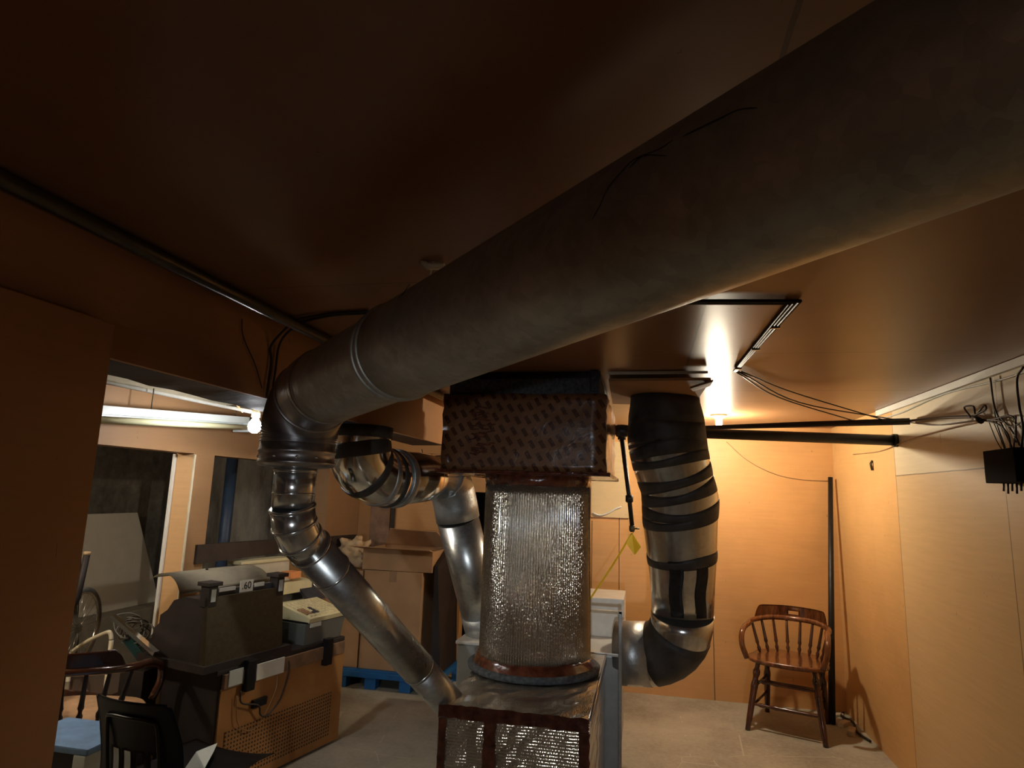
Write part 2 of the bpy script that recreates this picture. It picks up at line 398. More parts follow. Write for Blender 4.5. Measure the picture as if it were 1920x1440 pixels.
# inner partition with two openings
bm = B()
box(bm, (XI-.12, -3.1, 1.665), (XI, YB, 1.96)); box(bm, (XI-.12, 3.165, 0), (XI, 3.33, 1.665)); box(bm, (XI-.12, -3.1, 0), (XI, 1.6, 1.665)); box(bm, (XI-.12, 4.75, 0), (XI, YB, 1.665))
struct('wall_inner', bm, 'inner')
struct('trim_2', box(B(), (XI-.115, 3.155, 0), (XI-.003, 3.166, 1.664)), 'jamb')
struct('trim_3', box(B(), (XI-.13, 3.142, 0), (XI-.112, 3.164, 1.66), .004), 'white')
struct('trim_4', box(B(), (XI-.004, 3.155, 0), (XI+.004, 3.166, 1.66)), 'cream')
struct('wall_outer', box(B(), (-4.2, -3.1, .52), (-4.1, YB, 1.96)), 'conc')
struct('wall_back_concrete', box(B(), (-4.2, YB, 0), (-3.15, YB+.1, 1.80)), 'conc2')
struct('wall_ledge', box(B(), (-4.2, -3.1, 0), (-3.85, YB, .52), .01), 'ledge')
# right wall / ceiling cove strip and floor edge
p = B(); box(p, (XR-.02, -2.5, CEIL-.035), (XR, 4.3, CEIL-.002)); struct('trim_5', p, 'white')
# back wall: recessed darker door panel and cream board above it, behind the insulated pipe
p = B(); box(p, (-.47, YB-.012, 0), (-.215, YB, 1.30)); struct('door_1', p, 'wall')
p = B(); box(p, (-.44, YB-.018, 1.33), (-.13, YB-.001, 1.95)); struct('trim_6', p, painted('pale_panel_paint', (.62, .45, .24)))

# ---------------------------------------------------------------- main duct
P0 = V((-.985, 1.772, 1.799)); D0 = V((math.cos(.742), -math.sin(.742), .05))
def ma(t): return P0 + D0*t
def mr(t): return .117 - .0063*t
T0 = -.03
mw = thing('main_duct', 'huge dull steel duct running diagonally under the ceiling toward the camera', 'duct', (P0.x, P0.y, 1.6))
JT = .56
obj('duct_section', tube(B(), [ma(JT-.01+i*(2.25-JT)/12) for i in range(13)], [mr(JT+i*(2.25-JT)/12)+.0025 for i in range(13)], 96), 'galvD', mw)
obj('duct_section', tube(B(), [ma(.055+i*(JT+.03-.055)/6) for i in range(7)], [mr(.055+i*(JT+.03-.055)/6)-.001 for i in range(7)], 96), 'galvD', mw)
j = obj('joint_collar', band(band(B(), ma(JT-.03), D0, mr(JT), .012, .005, 96), ma(JT+.002), D0, mr(JT)+.002, .016, .006, 96), 'galvD', mw)
tdir = D0.normalized(); nn = V((0, 0, 1)); s1 = tdir.cross(nn).normalized(); s2 = s1.cross(tdir)
for a in (150, 185, 215, 245, 275, 310):
    d = s1*math.cos(math.radians(a)) + s2*math.sin(math.radians(a))
    obj('screw', lathe(B(), [(.005, 0), (.004, .003), (.001, .004)], ma(JT-.015)+d*(mr(JT)-.0005), d, 8), 'chrome', j)
# foil patch marks round the second joint
tt = .075
obj('joint_band', band(B(), ma(tt-.012), D0, mr(tt), .035, .0025, 96), 'galvE', mw)
# elbow from horizontal to vertical
CX = V((-1.112, 1.893, 0)); corner = ma(-.175); zt = corner.z
cor = V((corner.x, corner.y, zt)); vert = V((0, 0, -1))
e0 = ma(.05); e2 = cor + V((0, 0, -.155))
el = arc(e0, cor + D0*-.0, e2, 22)
radii = []
for i in range(len(el)):
    t = i/(len(el)-1); radii.append(mr(0)+.001)
pts = []; rr = []
fine = arc(e0, cor, e2, 132)
for i, p_ in enumerate(fine):
    t = i/132; ribbed = t > .33
    pts.append(p_); rr.append(mr(0)+.0015 + (0.0042*math.sin(i*PI/2) if ribbed else 0))
obj('elbow', tube(B(), pts, rr, 96), 'galvE', mw)
obj('elbow_rim', band(B(), fine[40], (fine[41]-fine[39]), mr(0)+.003, .008, .004, 96), 'galvE', mw)
zc = e2.z
col_ = obj('collar', lathe(B(), [(.118, .004), (.119, -.02), (.122, -.022), (.122, -.028), (.119, -.03), (.119, -.055), (.123, -.058), (.123, -.064), (.119, -.066), (.117, -.072), (.07, -.078)], (cor.x, cor.y, zc), (0, 0, 1), 96), 'galvE', mw)
for a in (215, 240, 265, 300, 330):
    d = V((math.cos(math.radians(a)), math.sin(math.radians(a)), 0)); obj('screw', lathe(B(), [(.005, 0), (.004, .003), (.001, .005)], V((cor.x, cor.y, zc-.044))+d*.1185, d, 8), 'chrome', col_)
tag(obj('hanger_strap', tube(tube(B(), [(-.56, 1.47, CEIL), (-.545, 1.47, CEIL-.012), (-.50, 1.47, CEIL-.014)], .010, 6), [(-.53, 1.47, CEIL), (-.56, 1.50, 2.0), (-.60, 1.52, 1.93)], .003, 6), 'porc'), 'small metal hanger bracket between ceiling and main duct', 'bracket')

def on_duct(x, y):
    d = ray(x, y).normalized(); t = .2
    while t < 3:
        q = EYE + d*t; k = max(-.1, min(2.2, (q-P0).dot(D0)/D0.length_squared))
        if (q-ma(k)).length < mr(k)+.0032: return q
        t += .0015
    return q
for pts in ([(1110, 412), (1125, 385), (1140, 352), (1165, 322), (1190, 298), (1235, 280), (1262, 262)], [(1180, 315), (1205, 292), (1250, 292)], [(1280, 256), (1312, 240), (1350, 222), (1385, 206), (1420, 202)], [(745, 560), (760, 545), (775, 520)]):
    obj('scratch_mark', tube(B(), spline([on_duct(*q) for q in pts], 3), [.0009 if 0 < i < (len(pts)-1)*3 else .0003 for i in range((len(pts)-1)*3+1)], 4), 'wire', mw)

# ---------------------------------------------------------------- small branch duct
sm = thing('branch_duct', 'narrow shiny steel pipe sloping down from the big elbow to the foil box', 'duct', (-.9, 2.9, .4))
zb = zc-.074
A = V((cor.x, cor.y, zb)); A2 = A+V((0, 0, -.13)); R6 = .0665
End = V((-.80, 2.98, .475)); Bn = atY(582, 1028, 1.985)
o = obj('straight_collar', tube(B(), [A+V((0, 0, .004)), A2], R6, 64), 'galv', sm)
obj('bead', band(B(), A+V((0, 0, -.012)), (0, 0, 1), R6, .01, .003, 64), 'galv', o); obj('bead', band(B(), A+V((0, 0, -.085)), (0, 0, 1), R6, .008, .002, 64), 'galv', o)
bm = B()
d = V((-.25, -1, 0)).normalized(); side = V((1, -.25, 0)).normalized()
K = 5; pr = []
for i in range(K+1):
    a = math.radians(250 - 25 + i*6 - 12); pr.append((V((A.x, A.y, 0))+V((math.cos(a), math.sin(a), 0))*(R6+.0008)))
for i in range(K):
    a, b = pr[i], pr[i+1]
    bm.faces.new([bm.verts.new(q) for q in (V((a.x, a.y, zb-.055)), V((b.x, b.y, zb-.055)), V((b.x, b.y, zb-.025)), V((a.x, a.y, zb-.025)))])
lb = obj('sticker', bm, 'paper', o); sol = lb.modifiers.new('solid', 'SOLIDIFY'); sol.thickness = .0006
dirs = (End-Bn).normalized()
g = arc(A2, A2+V((.0, .01, -.085)), Bn, 3)
obj('elbow', tube(B(), g, [R6+.0035]*4, 64), 'galv', sm)
for i, q in enumerate(g):
    t = (g[min(3, i+1)]-g[max(0, i-1)]); obj('gore_seam', band(B(), q, t, R6+.003, .012, .005, 64), 'galv', sm)
mid = Bn+(End-Bn)*.62; fst = Bn+(End-Bn)*.10
obj('duct_section', tube(B(), [Bn-dirs*.01, mid+dirs*.01], [R6+.001, R6+.001], 64), 'galvS', sm)
obj('duct_section', tube(B(), [mid-dirs*.01, End], [R6-.001, R6-.001], 64), 'galvS', sm)
obj('joint_bead', band(B(), fst, dirs, R6+.001, .01, .004, 64), 'galv', sm); obj('joint_bead', band(B(), mid, dirs, R6, .012, .003, 64), 'galv', sm)

# ---------------------------------------------------------------- shiny offset duct with two elbows (left of centre)
fo = thing('offset_duct', 'bright steel duct elbowing out of the left soffit and down behind the wrapped pipe', 'duct', (-1.1, 3.6, .6))
FA = atY(664, 790, 2.82); FB = atY(672, 880, 2.82); FC = atY(740, 897, 3.10); FD = atY(838, 893, 3.62); FE = V((-.965, 4.02, .63))
FA = V((FB.x, FB.y, 1.793))
r1 = .145; r2 = .125
c1 = arc(FA+V((0, 0, -.06)), FB+V((-.01, -.02, -.04)), FC, 8)
obj('elbow', tube(B(), [FA]+c1, r1, 64), 'foil', fo)
for k_, wd_, m_ in ((1, .07, 'tape'), (4, .045, 'tape'), (6, .035, 'ftape'), (7, .03, 'tape'), (8, .05, 'ftape')):
    t = (c1[min(8, k_+1)]-c1[k_-1]).normalized() + V((.10, 0, .12))*(1 if k_ != 8 else 0)
    obj('tape_wrap', band(B(), c1[k_], t, r1+.003, wd_, .003, 64), m_, fo)
q = FB.lerp(FC, .8)
obj('duct_section', tube(B(), [c1[-1]-(FD-FC)*.05, FD], [r1-.004, r2+.003], 64), 'foil', fo)
bm = B(); band(bm, FC.lerp(FD, .52), FD-FC, .1325, .006, .002, 64); obj('seam_bead', bm, 'galvS', fo)
up_ = FD + (FE-FD)*.20
c2 = arc(FC.lerp(FD, .90), FD+(FD-FC).normalized()*.06, FD+(V(FE)-FD)*.26+V((0, 0, .0)), 6)
obj('elbow', tube(B(), c2, r2+.006, 64), 'ftape', fo)
obj('duct_section', tube(B(), [c2[-1], FE.lerp(c2[-1], .06)], [r2, r2], 64), 'galvS', fo)
e_ = FE.lerp(c2[-1], .22)
obj('tape_wrap', tube(B(), [e_, FE], r2+.004, 64), 'ftape', fo)
obj('soffit_wrap', tube(B(), [FA+V((0, 0, -.002)), FA+V((0, 0, -.055))], r1+.006, 48), 'tape', fo)

# ---------------------------------------------------------------- bubble-wrapped upright pipe, its boxes
CC = atY(1004, 1100, 3.39); CR = .283
BX0, BX1, BY0, BY1, BZ0, BZ1 = -.955, -.175, 2.90, 3.78, 1.60, 1.965
wp = thing('wrapped_pipe', 'thick upright pipe wrapped in silver ribbed bubble insulation', 'pipe', (CC.x, CC.y, .63))
bm = B(); seg = 680; rings = []
hs = [.65 + (1.585-.65)*i/10 for i in range(11)]
for i, z in enumerate(hs):
    ring = []
    for j_ in range(seg):
        a = 2*PI*j_/seg; rr_ = CR + .0036*math.sin(j_*2*PI/5) + .004*math.sin(3*a+z*2) - .010*(z-.63)
        ring.append(bm.verts.new((CC.x+math.cos(a)*rr_, CC.y+math.sin(a)*rr_, z)))
    rings.append(ring)
for i in range(len(rings)-1):
    for j_ in range(seg):
        f = bm.faces.new((rings[i][j_], rings[i][(j_+1) % seg], rings[i+1][(j_+1) % seg], rings[i+1][j_])); f.smooth = True
bm.faces.new(rings[0][::-1]); bm.faces.new(rings[-1])
obj('wrap', bm, 'bub', wp)
bm = B(); pr = [(CR-.02, 1.535), (CR-.003, 1.545), (CR-.001, 1.57), (CR-.001, 1.599)]
lathe(bm, pr, (CC.x, CC.y, 0), (0, 0, 1), 72)
for v in bm.verts: v.co += V((random.uniform(-1, 1), random.uniform(-1, 1), random.uniform(-1.6, 1)))*.0035
obj('top_tape', bm, 'ptape', wp)
bm = B(); pr = [(CR+.002, .70), (CR+.012, .685), (CR+.026, .66), (CR+.034, .64), (CR+.034, .631)]
lathe(bm, pr, (CC.x, CC.y, 0), (0, 0, 1), 72)
for v in bm.verts:
    if v.co.z > .632: v.co += V((random.uniform(-1, 1), random.uniform(-1, 1), random.uniform(-1, 1)))*.004
bmesh.ops.recalc_face_normals(bm, faces=bm.faces)
obj('bottom_tape', bm, 'ptape', wp)
bm = B(); lathe(bm, [(CR+.02, .631), (CR+.052, .634), (CR+.055, .65), (CR+.035, .662), (CR+.02, .66)], (CC.x, CC.y, 0), (0, 0, 1), 72)
obj('base_ring', bm, 'insul', wp)

cb = thing('duct_box', 'cardboard box wrapped in printed brown tape under the ceiling, above wrapped pipe', 'box', (-.56, 3.3, 1.6))
bm = B(); box(bm, (BX0, BY0, BZ0), (BX1, BY1, BZ1))
bmesh.ops.subdivide_edges(bm, edges=bm.edges, cuts=10, use_grid_fill=True)
for v in bm.verts: v.co += V((random.uniform(-1, 1), random.uniform(-1, 1), random.uniform(-1, 1)))*.0035
for f in bm.faces: f.smooth = max(abs(x_) for x_ in f.normal) > .9
obj('cardboard_side', bm, 'ptcard', cb)
bm = B(); box(bm, (BX0-.018, BY0-.018, BZ0-.012), (BX1+.02, BY1, BZ0+.002), .003)
bmesh.ops.subdivide_edges(bm, edges=bm.edges, cuts=8, use_grid_fill=True)
for v in bm.verts: v.co += V((random.uniform(-1, 1), random.uniform(-1, 1), random.uniform(-1, 1)))*.003
obj('bottom_flange', bm, 'ptape', cb)
bm = B()
for i in range(18):
    z = 1.90-i*.013 + random.uniform(-.004, .004); x = -.80 + random.uniform(-.03, .03)
    tube(bm, [(x, BY0-.002, z), (x+.03, BY0-.006, z+random.uniform(-.008, .008)), (x+random.uniform(.05, .10), BY0-.002, z+random.uniform(-.01, .01))], .0035, 5)
obj('tape_wrinkles', bm, 'ptape', cb)
bm = B(); box(bm, (BX0+.02, BY0+.02, BZ1), (BX1-.03, BY1-.02, CEIL-.035), .012)
ib = obj('insulation_band', bm, 'insul', cb)
bm = B(); box(bm, (BX0+.04, BY0+.045, CEIL-.036), (BX1-.03, BY1-.04, CEIL))
obj('upper_band', bm, 'black', cb)
bm = B(); box(bm, (BX1-.075, BY0+.005, BZ1+.015), (BX1-.035, BY0+.03, CEIL-.003), .004)
obj('corner_clip', bm, 'iron', cb)

pb = thing('plenum_box', 'silver bubble-wrapped square box below the thick upright pipe', 'box', (-.53, 3.2, 0))
PX0, PX1, PY0, PY1, PZ = -.842, -.222, 2.70, 3.76, .628
bm = B(); box(bm, (PX0, PY0, .0), (PX1, PY1, PZ))
bmesh.ops.subdivide_edges(bm, edges=bm.edges, cuts=14, use_grid_fill=True)
for v in bm.verts:
    if v.co.z > .02: v.co += V((random.uniform(-1, 1), random.uniform(-1, 1), random.uniform(-1, 1)))*.003
obj('wrapped_body', bm, 'bubbox', pb)
def strip(pts, wd, nrm, amt=.003):
    """crumpled tape strip along pts lying on a plane with normal nrm"""
    bm = B(); P = [V(p) for p in pts]; nrm = V(nrm); prev = None; Kk = 26
    for i in range(Kk+1):
        t = i/Kk*(len(P)-1); k = min(int(t), len(P)-2); p_ = P[k].lerp(P[k+1], t-k); dr = (P[k+1]-P[k]).normalized(); s_ = dr.cross(nrm)
        row = []
        for q in (-.5, 0, .5):
            row.append(bm.verts.new(p_ + s_*(q*wd+random.uniform(-amt, amt)*1.2) + nrm*(.006+random.uniform(0, amt))))
        if prev:
            for q in range(2): bm.faces.new((prev[q], prev[q+1], row[q+1], row[q]))
        prev = row
    bmesh.ops.solidify(bm, geom=bm.faces[:], thickness=.002); return bm
obj('tape_strip', strip([(PX0, PY0, PZ-.022), (PX1, PY0, PZ-.022)], .05, (0, -1, 0)), 'ptape', pb)
obj('tape_strip', strip([(PX1-.018, PY0, .02), (PX1-.018, PY0, PZ-.05)], .045, (0, -1, 0)), 'ptape', pb)
obj('tape_strip', strip([(PX0+.22, PY0, .02), (PX0+.22, PY0, PZ-.05)], .05, (0, -1, 0)), 'ptape', pb)
obj('tape_strip', strip([(PX0+.02, PY0, .02), (PX0+.02, PY0, PZ-.05)], .03, (0, -1, 0)), 'ptape', pb)
obj('tape_strip', strip([(PX1, PY0+.01, PZ-.02), (PX1, PY1, PZ-.02)], .04, (1, 0, 0)), 'ptape', pb)
obj('edge_trim', tube(B(), [(PX1+.004, PY0, PZ), (PX1+.004, PY1, PZ)], .006, 8), 'galv', pb)

# ---------------------------------------------------------------- furnace
fu = thing('furnace', 'grey sheet-metal furnace cabinet standing behind the silver wrapped box', 'furnace', (-.6, 4.2, 0))
obj('cabinet', box(B(), (-1.09, 3.80, 0), (-.15, 4.62, .615), .006), 'furn', fu)
obj('cabinet_top', box(B(), (-1.10, 3.79, .615), (-.14, 4.63, .632), .004), 'furnt', fu)
obj('upper_housing', box(B(), (-.80, 4.20, .632), (-.135, 4.60, .865), .006), 'furnt', fu)
obj('corner_post', box(B(), (-.152, 3.785, 0), (-.132, 3.80, .865), .003), 'galv', fu)
obj('top_rail', box(B(), (-.80, 3.785, .845), (-.132, 3.80, .862), .003), 'cream', fu)

# ---------------------------------------------------------------- black-taped duct at right
td = thing('taped_duct', 'shiny steel duct bound with black tape dropping from the ceiling right of centre', 'duct', (.18, 3.9, .5))
keys = [((.105, 3.47, 2.07), .178), ((.105, 3.47, 2.0), .178), ((.11, 3.49, 1.93), .195), ((.115, 3.52, 1.78), .207), ((.15, 3.57, 1.62), .205), ((.185, 3.62, 1.52), .203), ((.185, 3.66, 1.35), .197), ((.195, 3.72, 1.15), .183), ((.20, 3.78, 1.0), .172), ((.20, 3.84, .86), .170)]
bm = B(); rings = []
for (x_, y_, z_), r_k in keys: rings.append([bm.verts.new((x_+math.cos(2*PI*q/72)*r_k, y_+math.sin(2*PI*q/72)*r_k, z_)) for q in range(72)])
for i in range(len(rings)-1):
    for q in range(72): bm.faces.new((rings[i+1][q], rings[i+1][(q+1) % 72], rings[i][(q+1) % 72], rings[i][q])).smooth = True
bm.faces.new(rings[0]); bm.faces.new(rings[-1][::-1]); obj('duct_section', bm, 'galv', td)
el3 = arc((.20, 3.84, .87), (.21, 3.93, .575), (-.16, 3.97, .60), 10)
obj('elbow', tube(B(), el3, .172, 64), 'galv', td)
def path_at(z):
    for (p1, r1_), (p2, r2_) in zip(keys, keys[1:]):
        if p2[2] <= z <= p1[2]:
            t = (z-p1[2])/(p2[2]-p1[2]); return V(p1).lerp(V(p2), t), r1_+(r2_-r1_)*t
    return V(keys[-1][0]), keys[-1][1]
def tape(z, hgt, tx, tz=0, m='tape', ang0=0, ang1=360, wav=.01):
    """tape band: tilt tx (rise toward +x) and tz (rise toward -y)"""
    bm = B(); K = 72; ph = random.uniform(0, 6); prev = None; first = None; full = ang1-ang0 >= 360
    for i in range(K+1):
        a = math.radians(ang0+(ang1-ang0)*i/K); row = []
        for q in (-.5, -.17, .17, .5):
            zz = z + q*hgt*(1+.25*math.sin(a*2+ph)) + tx*math.cos(a) - tz*math.sin(a) + wav*math.sin(2*a+ph)
            zz = max(.80, min(2.065, zz)); c, r = path_at(zz); r += .0045 if abs(q) < .4 else .003
            row.append(bm.verts.new((c.x+math.cos(a)*r, c.y+math.sin(a)*r, zz)))
        if prev:
            for q in range(3):
                f = bm.faces.new((prev[q], row[q], row[q+1], prev[q+1])); f.smooth = True
        prev = row
    bmesh.ops.recalc_face_normals(bm, faces=bm.faces); bmesh.ops.solidify(bm, geom=bm.faces[:], thickness=.001)
    return obj('tape_band', bm, m, td)
tape(1.965, .19, .0, .0); tape(1.835, .15, .0, .01); tape(1.755, .07, .03, 0); tape(1.70, .05, .035, -.01)
tape(1.60, .055, .06, -.02); tape(1.535, .06, .05, -.03); tape(1.445, .055, .02, -.04); tape(1.41, .055, .035, -.05, wav=.004)
tape(1.185, .05, .02, -.035, wav=.004)
for a0, a1 in ((245, 268), (290, 312)):
    bm = B(); prev = None
    for i in range(9):
        z = 1.17-.30*i/8; c, r = path_at(z); row = []
        for q in range(5):
            a = math.radians(a0+(a1-a0)*q/4+2*math.sin(i)); row.append(bm.verts.new((c.x+math.cos(a)*(r+.004), c.y+math.sin(a)*(r+.004), z)))
        if prev:
            for q in range(4): bm.faces.new((prev[q], prev[q+1], row[q+1], row[q])).smooth = True
        prev = row
    bmesh.ops.solidify(bm, geom=bm.faces[:], thickness=.001); obj('tape_strip', bm, 'tape', td)
bm = B(); c, r = path_at(1.92)
el4 = el3[3:]
tube(bm, el3[2:8], .1755, 64); obj('elbow_wrap', bm, 'tape', td)
obj('collar_wrap', tube(B(), [el3[7], el3[10]], .1765, 64), 'ftape', td)
bm = B(); q4 = [(-.17, 3.02), (.29, 2.90), (.27, 3.74), (-.19, 3.79)]
hexa(bm, [(x, y, CEIL-.035-(.02 if x > 0 else 0)) for x, y in q4], [(x, y, CEIL-.022-(.02 if x > 0 else 0)) for x, y in q4])
tag(obj('ceiling_flange', bm, 'card'), 'loose cardboard sheet on the ceiling above the black-taped duct', 'sheet')
bm = B(); hexa(bm, [(.20, 2.92, CEIL-.09), (.30, 2.90, CEIL-.06), (.30, 3.05, CEIL-.056), (.22, 3.02, CEIL-.085)], [(.20, 2.92, CEIL-.08), (.30, 2.90, CEIL-.05), (.30, 3.05, CEIL-.05), (.22, 3.02, CEIL-.08)])
tag(obj('torn_flap', bm, 'cardin'), 'torn corner flap hanging from the cardboard ceiling sheet', 'flap')
bm = B(); box(bm, (-.17, 2.93, CEIL-.018), (.28, 2.94, CEIL-.006)); tag(obj('wood_batten', bm, 'fix'), 'pale batten along the front edge of the cardboard ceiling sheet', 'batten')

# ---------------------------------------------------------------- pipes at right
hp = thing('sprinkler_pipe', 'thick black iron pipe crossing to the right wall behind the taped duct', 'pipe', (.6, 4.05, 1.88))
a = atY(1140, 806, 4.05); b = atX(1680, 822, XR)
yb = b.y
obj('pipe', tube(B(), [(-.42, 4.05, 1.905), (a.x, 4.05, a.z), (XR-.002, 4.05, 1.872)], .031, 20), 'iron', hp)
T_ = atY(1166, 808, 4.05)
bm = B(); band(bm, T_, (1, 0, 0), .033, .075, .008, 20); lathe(bm, [(.026, -.055), (.024, 0)], T_, (0, 0, 1), 16); obj('tee_fitting', bm, 'iron', hp)
obj('wall_flange', lathe(B(), [(.038, -.02), (.038, 0)], (XR-.001, 4.05, 1.872), (1, 0, 0), 20), 'iron', hp)
dp = thing('drop_pipe', 'thin black pipe hanging from the tee with a small valve at its end', 'pipe', (-.1, 4.05, 1.33))
q0 = T_+V((0, 0, -.05)); q1 = atY(1180, 935, 4.05); q2 = atY(1185, 985, 4.05)
obj('pipe', tube(B(), [q0, q1, q2], .014, 12), 'iron', dp)
obj('coupling', lathe(B(), [(.014, -.025), (.024, -.018), (.024, .018), (.014, .025)], q1, (0, 0, 1), 14), 'iron', dp)
bm = B(); lathe(bm, [(.012, 0), (.018, .01), (.018, .035), (.010, .045)], q2+V((0, 0, -.04)), (0, 0, 1), 12); tube(bm, [q2+V((-.0, 0, -.02)), q2+V((.045, 0, -.018))], .005, 6); obj('valve', bm, 'steelg', dp)
ye = q2+V((0, 0, -.045)); yl = atY(1107, 1122, 3.98)
yb_ = thing('yellow_ribbon', 'yellow caution ribbon tied to the drop pipe valve with a loose tag', 'ribbon', (ye.x, ye.y, ye.z))
bm = B(); wd = V((.017, 0, .010))
pts = spline([ye, ye+(yl-ye)*.35+V((-.0, 0, -.01)), ye+(yl-ye)*.7+V((.0, 0, -.008)), yl, yl+(yl-ye)*.6], 5); prev = None
for p_ in pts:
    row = (bm.verts.new(p_-wd*.6), bm.verts.new(p_+wd*.6))
    if prev: bm.faces.new((prev[0], prev[1], row[1], row[0]))
    prev = row
bmesh.ops.solidify(bm, geom=bm.faces[:], thickness=.001); obj('strand', bm, 'yellow', yb_)
bm = B(); poly = [atY(x, y, 4.03) for x, y in ((1185, 999), (1202, 1026), (1190, 1041), (1173, 1018))]
bm.faces.new([bm.verts.new(p_+V((0, .012*math.sin(i*2), 0))) for i, p_ in enumerate(poly)]); bmesh.ops.solidify(bm, geom=bm.faces[:], thickness=.0015); obj('tag', bm, 'yellow', yb_)

cbun = thing('cable_bundle', 'long black cable bundle just above the thick iron pipe, reaching the right wall', 'cable', (.8, 3.85, 1.93))
g0 = atY(1320, 802, 4.0); g1 = atY(1500, 796, 3.93); g2 = atX(1706, 790, XR-.03)
obj('sheath', tube(B(), [g0+V((-.5, 0, 0)), g0, g1, g2], [.012, .013, .017, .019], 10), 'wire', cbun)
pL = [atZ(1380, 697, CEIL-.01), atZ(1500, 567, CEIL-.012), atZ(1280, 567, CEIL-.012)]
for k_, (mx, my, ex, ey) in enumerate(((1460, 745, 1605, 792), (1500, 755, 1680, 787), (1485, 735, 1660, 786))):
    e_ = g1.lerp(g2, (ex-1500)/206.0)+V((0, 0, .012))
    mpt = atY(mx, my, 3.45)
    wire('cable', [pL[0]+V((.012*k_, 0, 0)), mpt, e_], .0035, 'wire', cbun)
wb = thing('wall_cables', 'tangle of dark cables looping along the right wall into the black box', 'cable', (1.4, 3.1, 1.8))
def w_(pts, r=.0035, off=.02): return wire('cable', [atX(x, y, XR-off) for x, y in pts], r, 'wire', wb)
w_([(1706, 789), (1760, 784), (1820, 782), (1838, 788)], .007); w_([(1706, 792), (1750, 797), (1800, 792), (1830, 786)], .003)
w_([(1820, 782), (1808, 764), (1825, 762), (1830, 778), (1845, 760), (1848, 768), (1825, 780)], .004, .035)
w_([(1830, 786), (1870, 795), (1890, 815), (1895, 840)]); w_([(1830, 787), (1860, 786), (1900, 782), (1905, 830)]); w_([(1834, 788), (1878, 790), (1900, 812), (1912, 835)])
w_([(1857, 708), (1864, 760), (1880, 800), (1900, 845)], .0035); w_([(1856, 708), (1862, 745), (1868, 790), (1885, 840)], .0025)
w_([(1919, 688), (1907, 710), (1911, 760), (1918, 800), (1915, 840)], .0045, .03)
w_([(1890, 842), (1865, 850), (1868, 880), (1895, 892)], .003, .05); w_([(1860, 785), (1875, 820), (1886, 850)], .002); w_([(1852, 785), (1868, 825), (1884, 852)], .002)
w_([(1905, 780), (1903, 810), (1900, 850)], .003); w_([(1875, 782), (1895, 800), (1918, 790)], .003)
obj('cable_tie', tube(B(), [atX(1826, 782, XR-.03), atX(1840, 790, XR-.03)], .012, 8), 'black', wb)
bb = thing('junction_box', 'black square box fixed high on the right wall with cables entering it', 'box', atX(1905, 870, XR))
c0 = atX(1884, 842, XR-.02); c1_ = atX(1893, 912, XR-.02)
box_z0, box_z1 = c1_.z+.01, c0.z-.01
obj('case', box(B(), (XR-.10, c0.y-.22, box_z0), (XR-.001, c0.y-.0, box_z1), .006), 'mblack', bb)
for i in range(5): obj('wire_stub', tube(B(), [(XR-.05, c0.y-.03-.03*i, box_z0), (XR-.055, c0.y-.035-.03*i, box_z0-.03-.01*(i % 2))], .004, 5), 'wire', bb)
# square cable run on the ceiling
tr = thing('ceiling_cable', 'doubled dark cable stapled to the ceiling in a sharp corner beyond the big duct', 'cable', (.4, 2.2, CEIL))
for dx, r in ((0, .006), (.013, .005), (.024, .004)):
    obj('cable', tube(B(), [atZ(1180, 568, CEIL-.008)+V((0, dx, 0)), pL[2]+V((0, dx, .004)), pL[1]+V((-dx, dx, .004)), pL[0]+V((-dx*.4, 0, .003))], r, 8), 'wire', tr)
for fx in (.25, .55, .9):
    q = pL[1].lerp(pL[0], fx); obj('staple', box(B(), (q.x-.022, q.y-.004, CEIL-.02), (q.x+.006, q.y+.004, CEIL)), 'galv', tr)
# drooping thin brown wires
tag(wire('thin_wire', [atX(1600, 852, XR-.004), atX(1650, 846, XR-.004), atX(1700, 826, XR-.01), atX(1760, 808, XR-.012), atX(1840, 788, XR-.02)], .003, 'wireb'), 'rough brown string running along the right wall under the cables', 'wire')
tag(wire('thin_wire', [atY(x, y, YB-.006) for x, y in ((1362, 828), (1400, 862), (1450, 888), (1500, 899), (1553, 902))], .003, 'wireb'), 'thin brown wire sagging across the back wall', 'wire')
tag(wire('thin_wire', [(XR-.006, y, CEIL-.05-.012*math.sin(y*5)) for y in (1.6, 2.2, 2.8, 3.4, 4.0, 4.5)], .004, 'fix'), 'pale wire running just under the ceiling on the right wall', 'wire')
tag(wire('white_cord', [atY(x, y, YB-.03) for x, y in ((1112, 962), (1125, 966), (1140, 962), (1152, 955), (1165, 950))], .007, 'white'), 'short white cord looped on the back wall left of the drop pipe', 'cord')
sa, sb = atX(816, 838, -1.29), atY(796, 892, 3.15)
tag(obj('wooden_stick', tube(B(), [sa+V((.02, -.3, -.04)), sb], .006, 6), 'jamb'), 'thin pale stick poking down beside the left edge of the taped cardboard box', 'stick')
hk = atX(1637, 873, XR); tag(obj('wall_hook', tube(B(), [hk+V((-.001, 0, .03)), hk+V((-.014, 0, .012)), hk+V((-.006, 0, -.03))], .008, 8), 'steelg'), 'small dark grey hook on the right wall below the pipes', 'hook')

